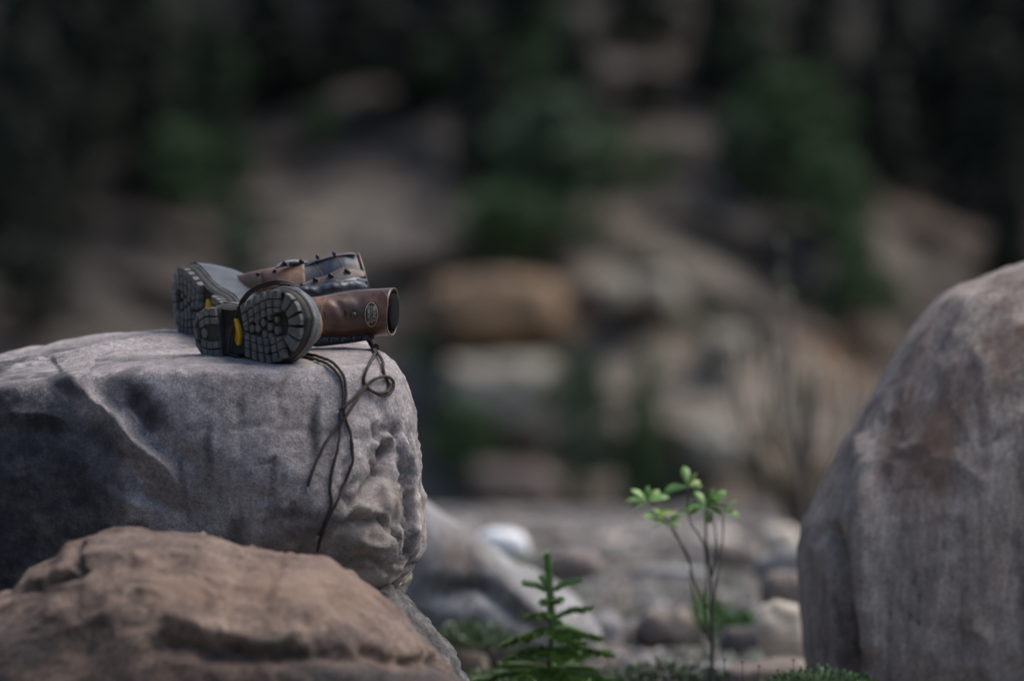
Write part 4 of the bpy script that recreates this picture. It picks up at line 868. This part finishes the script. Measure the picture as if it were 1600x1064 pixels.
# soft black gusset fold under the open facing
gp = catmull([P(466, 461, 9.075), P(476, 457, 9.07), P(490, 456, 9.07), (P(510, 453, 9.072)), P(530, 450, 9.075), P(545, 448, 9.08), P(560, 447, 9.09), P(572, 448, 9.11)], 8)
rr_ = np.interp(np.arange(len(gp)), np.array([0, 6, 12, 20, 28, 36, 44, 52, len(gp) - 1]) * len(gp) / 57., [.004, .0115, .0095, .010, .0115, .0085, .010, .007, .003])
gv, gf = tube(gp, rr_, 20); gv = gv + fbm(gv * 55, 3, 5)[:, None] * -BF * .0035; build('gusset', gv, gf, M_BLACK, FB.root)
gp2 = catmull([P(498, 448, 9.085), P(515, 444, 9.08), P(535, 443, 9.082), P(555, 440, 9.095), P(572, 440, 9.115)], 8)
gv, gf = tube(gp2, np.interp(np.linspace(0, 1, len(gp2)), [0, .3, .7, 1], [.003, .007, .008, .004]), 16); gv = gv + fbm(gv * 60, 3, 9)[:, None] * -BF * .003; build('gusset', gv, gf, M_BLACK, FB.root)

# ---- laces
def lace(pts, label=None, r=.00235, parent=None, aglet=None, n=4):
    c = catmull(pts, n); c = c + (fbm(c * 70, 2, 6) * .0007)[:, None] * BR + (fbm(c * 60, 2, 16) * .0005)[:, None] * BU; rv_ = r * (1 + .10 * np.sin(np.arange(len(c)) * 2.1) + .08 * fbm(c * 90, 2, 9)); V, F = tube(c, rv_, 10); o = build('lace', V, F, M_LACE, parent)
    if aglet is not None:
        V, F = tube([c[-1], c[-1] + (aglet - c[-1]) * .5, aglet], [r * .6, r * .55, r * .45], 8); build('aglet', V, F, M_AGLET, o)
    return o
def drape(uv, off=.0024):
    """lay a px path on the boulder: dense ray hits, lifted off the stone and smoothed like a stiff cord"""
    uvw = catmull([(q[0], q[1], q[2] if len(q) > 2 else 0.) for q in uv], 8); out = []
    for u_, v_, k_ in uvw:
        h = hit(TB, u_, v_, off + k_); dd = float((h - C0) @ BF) if h is not None else (out[-1] if out else 8.95); out.append(dd)
    out = np.array(out); lo = np.array([out[max(0, i - 3):i + 4].min() for i in range(len(out))]); K = np.ones(5) / 5; sm = np.convolve(np.r_[[lo[0]] * 2, lo, [lo[-1]] * 2], K, 'valid')
    return [P(a_[0], a_[1], d_) for a_, d_ in zip(uvw, sm)]
# two strands wrapped round the arch of the near boot
for k, du in enumerate((0, 1)):
    o_ = 4.6 * du
    lace([P(474, 458 + o_ * .5, 8.98), P(466, 452 + o_ * .5, 8.85), P(456, 443 + o_ * .5, 8.745), P(438, 439 + o_ * .8, 8.715), P(415, 442.5 + o_ * .9, 8.735), P(394, 452 + o_, 8.755), P(378 + o_ * .5, 469 + o_ * .9, 8.778), P(370 + o_ * .8, 491 + o_ * .3, 8.797),
          P(364 + o_ * .9, 510, 8.797), P(359 + o_, 528, 8.797), P(357 + o_, 543, 8.797), P(360 + o_ * 1.1, 553, 8.80), P(372 + o_ * .8, 559 + o_ * .2, 8.80), P(388 + o_, 563 + du, 8.82), P(405, 562, 8.86)], parent=NB.root)
l1 = [P(430, 566, 8.80), P(445, 561, 8.78)] + drape([(461, 557, .002), (488, 560), (515, 571), (532, 591), (537, 618), (533, 642), (532, 662), (530, 689), (519, 737), (516, 764), (518, 789), (508, 815), (498, 836)])
lace(l1, parent=NB.root, aglet=hit(TB, 489, 848, .003))
l2 = [P(430, 562, 8.81), P(447, 556, 8.79)] + drape([(463, 553, .003), (490, 555), (519, 566), (537, 588), (541, 616), (538, 644, .002), (547, 676), (551, 716), (542, 747), (528, 781), (515, 808, .003), (501, 842), (496, 862)])
lace(l2, parent=NB.root)
l3 = [P(571, 527, 8.95), P(575, 532, 8.945)] + drape([(580, 541, .004), (586, 551, .004), (582, 560), (575, 573), (569, 590), (571, 601), (582, 611), (599, 618), (612, 611, .002), (615, 597, .002), (604, 588, .002), (586, 593, .003), (566, 608), (547, 628, .002), (530, 640, .004)])
lace(l3, parent=NB.root, aglet=hit(TB, 521, 650, .004))
l4 = [P(574, 527, 8.95), P(579, 533, 8.945)] + drape([(583, 543, .002), (589, 550, .001), (598, 564), (600, 583), (608, 600, .001), (605, 611, .001), (590, 614, .004), (578, 609, .001), (571, 606, .004), (556, 628, .002), (538, 654, .006), (515, 682), (498, 713), (486, 743), (481, 760)])
lace(l4, parent=NB.root, aglet=hit(TB, 479, 771, .003))
k_ = hit(TB, 586, 549, .006)
build('lace_knot', *tube(catmull([k_ + BR * -.004, k_ + BU * .004, k_ + BR * .004, k_ - BU * .004, k_ - BR * .003], 6), .0024, 8), M_LACE, NB.root)

# ------------------------------------------------------------------ spruce seedling
M_SEED = plain('seedling_needles', (.10, .185, .05), (.20, .32, .10), 80, .55)
M_SEEDT = plain('fresh_needles', (.17, .30, .12), (.28, .44, .20), 80, .55)
M_STEMG = plain('green_stem', (.08, .085, .035), (.14, .13, .06), 60, .7)
SEED = empty('spruce_seedling', P(862, 1163, 9.8), 'small green spruce seedling rising from the stones between the boulders', 'seedling')
def needles(path, r0, r1, parent, mat, per_m=2600, ln=.0085):
    path = np.asarray(path); L = np.r_[0, np.cumsum(np.linalg.norm(np.diff(path, axis=0), axis=1))]; T_ = np.gradient(path, axis=0); T_ /= np.linalg.norm(T_, axis=1)[:, None]; N = int(L[-1] * per_m); V = []; F = []
    for k in range(N):
        a_ = RNG.random() * L[-1]; c = np.array([np.interp(a_, L, path[:, j]) for j in range(3)]); t = np.array([np.interp(a_, L, T_[:, j]) for j in range(3)]); r = RNG.normal(0, 1, 3); r -= t * (r @ t); r /= np.linalg.norm(r)
        dr = r * .8 + t * RNG.uniform(.5, 1.0); dr /= np.linalg.norm(dr); s = np.cross(dr, r + .01); s /= np.linalg.norm(s); l = ln * RNG.uniform(.75, 1.15); w2 = .0008; o = len(V)
        V += [c + s * w2, c - s * w2, c + dr * l * .7 - s * w2, c + dr * l, c + dr * l * .7 + s * w2]; F.append([o, o + 1, o + 2, o + 3, o + 4])
    return tag(build('needles', np.array(V), F, mat, parent, smooth=False), kind='stuff')
stem = catmull([P(862, 1163, 9.8), P(861, 1100, 9.8), P(859, 1040, 9.8), P(862, 985, 9.8), P(860, 930, 9.8), P(855, 868, 9.8)], 6)
b0 = build('stem', *tube(stem, np.interp(np.linspace(0, 1, len(stem)), [0, .7, 1], [.0065, .0042, .002]), 8), M_STEMG, SEED)
needles(stem[18:], 0, 0, b0, M_SEEDT, 15000, .0125); needles(stem[4:20], 0, 0, b0, M_SEED, 2600, .010)
def branch(v0, u1, v1, dd, twigs=0, fresh=False, u0=860, droop=4):
    p0 = P(u0, v0, 9.8); p1 = P(u1, v1, 9.8 + dd); mid = (p0 + p1) / 2 + BU * droop / 1000; c = catmull([p0, mid, p1], 6)
    b_ = build('branch', *tube(c, np.linspace(.0022, .001, len(c)), 6), M_STEMG, SEED); needles(c[1:], 0, 0, b_, M_SEEDT if fresh else M_SEED, 12000 if fresh else 8500, .010 if fresh else .0095)
    for k in range(twigs):
        t = (k + 1.2) / (twigs + 1.4); q = c[int(t * (len(c) - 1))]; ax = (p1 - p0); L = np.linalg.norm(ax); ax = ax / L; sd_ = np.cross(ax, BU) * (1 if k % 2 else -1) + BU * RNG.uniform(-.3, .25)
        e_ = q + (ax * .8 + sd_ * .8) * L * .36 * (1.15 - t * .6) - BU * .003; cc = catmull([q, (q + e_) / 2 + BU * .001, e_], 4); needles(cc, 0, 0, b_, M_SEED, 6500, .0078)
for a_ in [(925, 820, 911, -.01, 0, True), (925, 903, 907, .01, 0, True), (928, 848, 902, .03, 0, True), (942, 876, 938, -.02, 0, True, 860, 1), (942, 848, 941, -.02, 0, True, 860, 1),
           (966, 820, 966, -.02, 2), (966, 924, 950, .0, 2), (968, 880, 978, .05, 1), (968, 845, 962, -.05, 1), (986, 784, 1008, .0, 4), (986, 938, 998, -.01, 4), (984, 900, 985, .08, 3), (984, 820, 1000, -.08, 3), (990, 905, 1015, -.09, 3),
           (1012, 958, 1024, .0, 5), (1010, 790, 1030, -.03, 4), (1014, 900, 1032, -.1, 4), (1014, 830, 1028, .1, 4), (1020, 870, 1035, -.13, 3), (1046, 744, 1064, .0, 6), (1046, 972, 1068, .0, 6), (1046, 905, 1066, -.12, 5), (1048, 810, 1062, -.13, 5), (1050, 860, 1075, -.15, 5), (1046, 925, 1045, .1, 5), (1046, 790, 1040, .1, 4),
           (1080, 750, 1110, -.04, 5), (1080, 970, 1110, -.04, 5), (1085, 860, 1120, -.17, 5)]:
    branch(*a_)

# ------------------------------------------------------------------ leafy sapling
M_LEAF = plain('sapling_leaf', (.12, .26, .06), (.24, .42, .12), 40, .45)
M_LEAFY = plain('yellow_green_leaf', (.16, .26, .06), (.24, .33, .09), 40, .45)
M_TWIG = plain('sapling_bark', (.035, .028, .028), (.09, .075, .072), 80, .8)
SAP = empty('leafy_sapling', P(1112, 1170, 9.95), 'thin leafy sapling with several stems standing left of the right boulder', 'sapling')
def leafmesh(p, dr, nrm, L, W_, parent, mat):
    dr = dr / np.linalg.norm(dr); s = np.cross(dr, nrm); s /= np.linalg.norm(s); nn = np.cross(s, dr); V = []; ks = [(0, .06), (.2, .35), (.45, .8), (.68, 1), (.86, .7), (1, .05)]
    for t, w_ in ks:
        c = p + dr * L * t - nn * L * .25 * t * t
        for x in (-1, 0, 1): V.append(c + s * x * w_ * W_ / 2 + nn * abs(x) * w_ * W_ * .18)
    m = len(ks); top = grid_faces(m, 3); V2 = [v - nn * .0004 for v in V]; k = m * 3
    F = [list(f) for f in top] + [[i + k for i in f][::-1] for f in top]; rimi = [0, 1, 2] + [3 * i + 2 for i in range(1, m)] + [3 * (m - 1) + 1, 3 * (m - 1)] + [3 * i for i in range(m - 2, 0, -1)]
    for i in range(len(rimi)): a_, b_ = rimi[i], rimi[(i + 1) % len(rimi)]; F.append([a_, a_ + k, b_ + k, b_])
    return build('leaf', np.array(V + V2), F, mat, parent)
DS = 9.95
STM = {0: [(1112, 1170), (1112, 1060), (1113, 980), (1110, 900), (1104, 860), (1102, 800)], 1: [(1112, 985), (1118, 920), (1128, 860), (1130, 800)], 2: [(1105, 860), (1092, 835), (1078, 812), (1074, 760)],
       3: [(1104, 950), (1084, 905), (1076, 870), (1058, 840), (1040, 818)], 4: [(1078, 880), (1055, 830), (1030, 800), (1012, 785)], 5: [(1112, 900), (1120, 850), (1112, 800)], 6: [(1108, 1000), (1100, 950), (1104, 900), (1100, 850)], 7: [(1101, 990), (1085, 940), (1078, 890)]}
sobj = {}
for k, pl in STM.items():
    dd = {0: 0, 1: .05, 2: -.02, 3: -.05, 4: .03, 5: -.04, 6: .04, 7: .0}[k]; c = catmull([P(u, v, DS + dd * i / (len(pl) - 1)) for i, (u, v) in enumerate(pl)], 6)
    V, F = tube(c, np.linspace(.0038 if k == 0 else .0021, .0018 if k == 0 else .0011, len(c)), 8); V = V + fbm(V * 90, 2, k)[:, None] * np.array([.0008, .0008, 0]); sobj[k] = build('stem', V, F, M_TWIG, SAP)
CL = [(2, 1075, 760, [(-10, 92, 36, 0), (-95, 20, 42, 0), (55, 35, 26, 1), (85, 25, 22, 0), (20, 40, 24, 1)]), (0, 1104, 792, [(-80, 30, 34, 0), (-30, 62, 32, 0), (10, 60, 30, 1), (45, 42, 38, 0), (80, 25, 40, 0), (110, -10, 28, 0), (-105, -18, 30, 0), (170, -40, 28, 0)]),
      (4, 1012, 784, [(-75, 30, 34, 0), (-40, 60, 32, 0), (-5, 60, 26, 0), (35, 50, 30, 1), (65, 35, 34, 0), (-105, 5, 26, 0)]), (3, 1040, 818, [(-55, 30, 40, 0), (-25, 45, 32, 0), (55, 42, 30, 0), (-95, -20, 24, 0), (95, -5, 26, 0)]), (3, 1060, 800, [(-90, 15, 38, 1), (85, 10, 28, 1)]), (1, 1128, 798, [(40, 40, 30, 0), (75, 5, 24, 0), (-20, 50, 30, 0), (100, 20, 30, 0)])]
for si, cu, cv, lv in CL:
    p = P(cu, cv, DS)
    for (an, el_, ln, ty) in lv:
        a_ = math.radians(an); dpt = RNG.uniform(-.5, .5); dr = BR * math.sin(a_) + BU * math.cos(a_) * (.9) + BF * dpt
        leafmesh(p, dr, BU * .8 - BF * .6 + RNG.normal(0, .25, 3), ln * .00112, ln * .00047, sobj[si], M_LEAFY if ty else M_LEAF)

# ------------------------------------------------------------------ low greenery
M_FERNB = plain('dark_moss', (.03, .075, .02), (.06, .14, .03), 60, .6); M_MOSS = plain('ground_leaves', (.05, .09, .035), (.12, .18, .08), 60, .6); M_PALEL = plain('pale_ground_leaves', (.16, .20, .13), (.30, .33, .24), 60, .6); M_FERN = plain('bright_tuft', (.06, .16, .03), (.11, .25, .05), 60, .6)
def tuft(name, cu, cv, d, rx, rz, n_, mats, label, ls=.012, cat='plant', kind=None):
    base = P(cu, cv, d); V = []; F = []
    for k in range(n_):
        r = RNG.random() ** .5; t = RNG.uniform(0, 6.283); p = base + np.array([math.cos(t) * r * rx, math.sin(t) * r * rx * .8, RNG.random() * rz * (1 - r * .6)]); a_ = np.array([math.cos(t) * .5 + RNG.normal(0, .4), math.sin(t) * .5 + RNG.normal(0, .4), RNG.uniform(.2, 1.2)]); a_ /= np.linalg.norm(a_)
        s = np.cross(a_, RNG.normal(0, 1, 3)); s /= np.linalg.norm(s); l = ls * RNG.uniform(.6, 1.4); o = len(V); V += [p, p + a_ * l * .5 + s * l * .22, p + a_ * l, p + a_ * l * .5 - s * l * .22]; F.append([o, o + 1, o + 2, o + 3])
    o = build(name, np.array(V), F, mats[0], origin=base, smooth=False)
    for m_ in mats[1:]: o.data.materials.append(m_)
    o.data.polygons.foreach_set('material_index', RNG.integers(0, len(mats), len(F)).astype(np.int32)); return tag(o, label, None if kind else cat, kind=kind)
tuft('moss_plant', 1130, 992, 11.9, .085, .07, 650, [M_FERN, M_FERNB], 'bright green tuft growing behind the sapling stem', .016)
tuft('moss_plant', 1105, 962, 12.2, .03, .05, 240, [M_FERN], 'small green sprig just left of the sapling stem', .016)
tuft('moss_plant', 1285, 1075, 9.6, .085, .038, 900, [M_FERNB, M_MOSS], 'green moss clump at the foot of the right boulder', .010)
tuft('leafy_groundcover', 735, 1015, 10.9, .08, .06, 700, [M_MOSS, M_PALEL, M_MOSS], 'pale green leafy groundcover left of the spruce seedling', .016)
tuft('leafy_groundcover', 1030, 1075, 10.3, .13, .05, 900, [M_MOSS, M_DARKC, M_MOSS], 'dark green groundcover at the bottom between seedling and sapling', .014)
tuft('leafy_groundcover', 790, 1078, 10.2, .09, .05, 600, [M_MOSS, M_PALEL, M_MOSS], 'dark green groundcover under the seedling branches', .013)
def cover():
    V = []; F = []; 
    for k in range(14000):
        y = RNG.uniform(10.2, 17); c = vnoise(np.array([[y * 1.1, k % 7 * 3.3, 0]]))[0]; x = RNG.uniform(-.2, .6) * y / 8.9; z = gz(x, y); 
        if fbm(np.array([[x * 4, y * 1.6, 0]]), 2, 3)[0] < -.05: continue
        a_ = RNG.normal(0, .5, 3); a_[2] = abs(a_[2]) + .5; a_ /= np.linalg.norm(a_); s = np.cross(a_, RNG.normal(0, 1, 3)); s /= np.linalg.norm(s); l = RNG.uniform(.008, .022) * (1 + (y - 10) * .05); p = np.array([x, y, z + RNG.uniform(0, .02)]); o = len(V)
        V += [p, p + a_ * l * .5 + s * l * .25, p + a_ * l, p + a_ * l * .5 - s * l * .25]; F.append([o, o + 1, o + 2, o + 3])
    o = build('ground_cover', np.array(V), F, M_MOSS, smooth=False); o.data.materials.append(M_PALEL); o.data.materials.append(M_SLAB); o.data.polygons.foreach_set('material_index', RNG.integers(0, 3, len(F)).astype(np.int32)); tag(o, kind='stuff')
cover()
M_DRY = plain('dry_stalk', (.02, .015, .015), (.05, .04, .035), 60, .8)
for (u, v) in ((1132, 1030), (1160, 1034), (1240, 1031), (1262, 1040), (1215, 1046), (1186, 1040)):
    o = empty('dry_stalk', P(u + 2, 1190, 9.5), 'thin dark dry stalk with a seed head at the bottom between sapling and right boulder', 'plant', 'dry stalks')
    c = catmull([P(u + 2, 1190, 9.5), P(u + 1, 1100, 9.5), P(u, v, 9.5)], 5); build('stem', *tube(c, .0006, 5), M_DRY, o); D_, F_ = ico(1); build('seed_head', P(u, v, 9.5) + D_ * .0024, F_, M_DRY, o)

# pale bare shrub and the lone tall shoot behind, far out of focus
M_BRUSH = plain('pale_twigs', (.34, .28, .21), (.55, .47, .36), 20, .8)
M_BRUSHD = plain('grey_twigs', (.08, .07, .07), (.15, .13, .12), 20, .8)
SH = empty('bare_shrub', P(1255, 850, 16.5), 'blurred leafless pale shrub fanning up behind the sapling and right boulder', 'shrub')
rs = random.Random(12)
for k in range(64):
    u1 = rs.uniform(1140, 1350); v1 = rs.uniform(520, 730); u0 = 1255 + rs.uniform(-14, 14); dd = rs.uniform(-.5, .5)
    c = catmull([P(u0, 850, 16.5), P(u0 * .6 + u1 * .4 + rs.uniform(-8, 8), 760, 16.5 + dd * .4), P(u1 + rs.uniform(-6, 6), (v1 + 760) / 2 - 20, 16.5 + dd * .8), P(u1 + rs.uniform(-12, 12), v1, 16.5 + dd)], 5)
    build('stem', *tube(c, np.linspace(.009, .004, len(c)), 5), M_BRUSH if k % 2 else M_BRUSHD, SH)
TS2 = empty('tall_shoot', P(1262, 870, 15.2), 'lone tall thin shoot with one green leaf tuft at its top', 'sapling')
c = catmull([P(1262, 870, 15.2), P(1250, 700, 15.2), P(1236, 560, 15.2), P(1226, 450, 15.2), P(1222, 385, 15.2)], 8); s2 = build('stem', *tube(c, np.linspace(.006, .0022, len(c)), 6), M_BRUSHD, TS2)
for k in range(4):
    a_ = RNG.normal(0, 1, 3) * .7 + BU * .8; leafmesh(P(1222, 384, 15.2), a_, BU - BF * .8, .024, .010, s2, M_MOSS)
for k in range(2):
    t = RNG.uniform(.3, .8); q = c[int(t * (len(c) - 1))]; leafmesh(q, RNG.normal(0, 1, 3) + BU * .3, BU - BF, .035, .016, s2, M_LEAFY)

# unseen dark slopes added on the left and behind the camera to block skylight
def slope(name, pts, hgt, rise):
    us = np.linspace(0, 1, 60); A, B = np.array(pts[0], float), np.array(pts[1], float); nrm = np.array([-(B - A)[1], (B - A)[0]]); nrm /= np.linalg.norm(nrm); V = []
    for t in np.linspace(0, 1, 30):
        for u in us:
            p = A + (B - A) * u + nrm * rise * t; V.append((p[0], p[1], -1.0 + hgt * t))
    V = np.array(V); V[:, :2] += fbm(V * .25, 4, 5)[:, None] * 1.2 * np.abs(nrm); return tag(build(name, V, np.array(grid_faces(30, 60)), leaf_mat('blocker_dark', (.015, .02, .012), (.04, .045, .03)), ), kind='structure')
slope('sky_blocker', [(-12, -14), (-18, 44)], 16, 9)
slope('sky_blocker', [(26, -14), (-12, -16)], 8, 9)
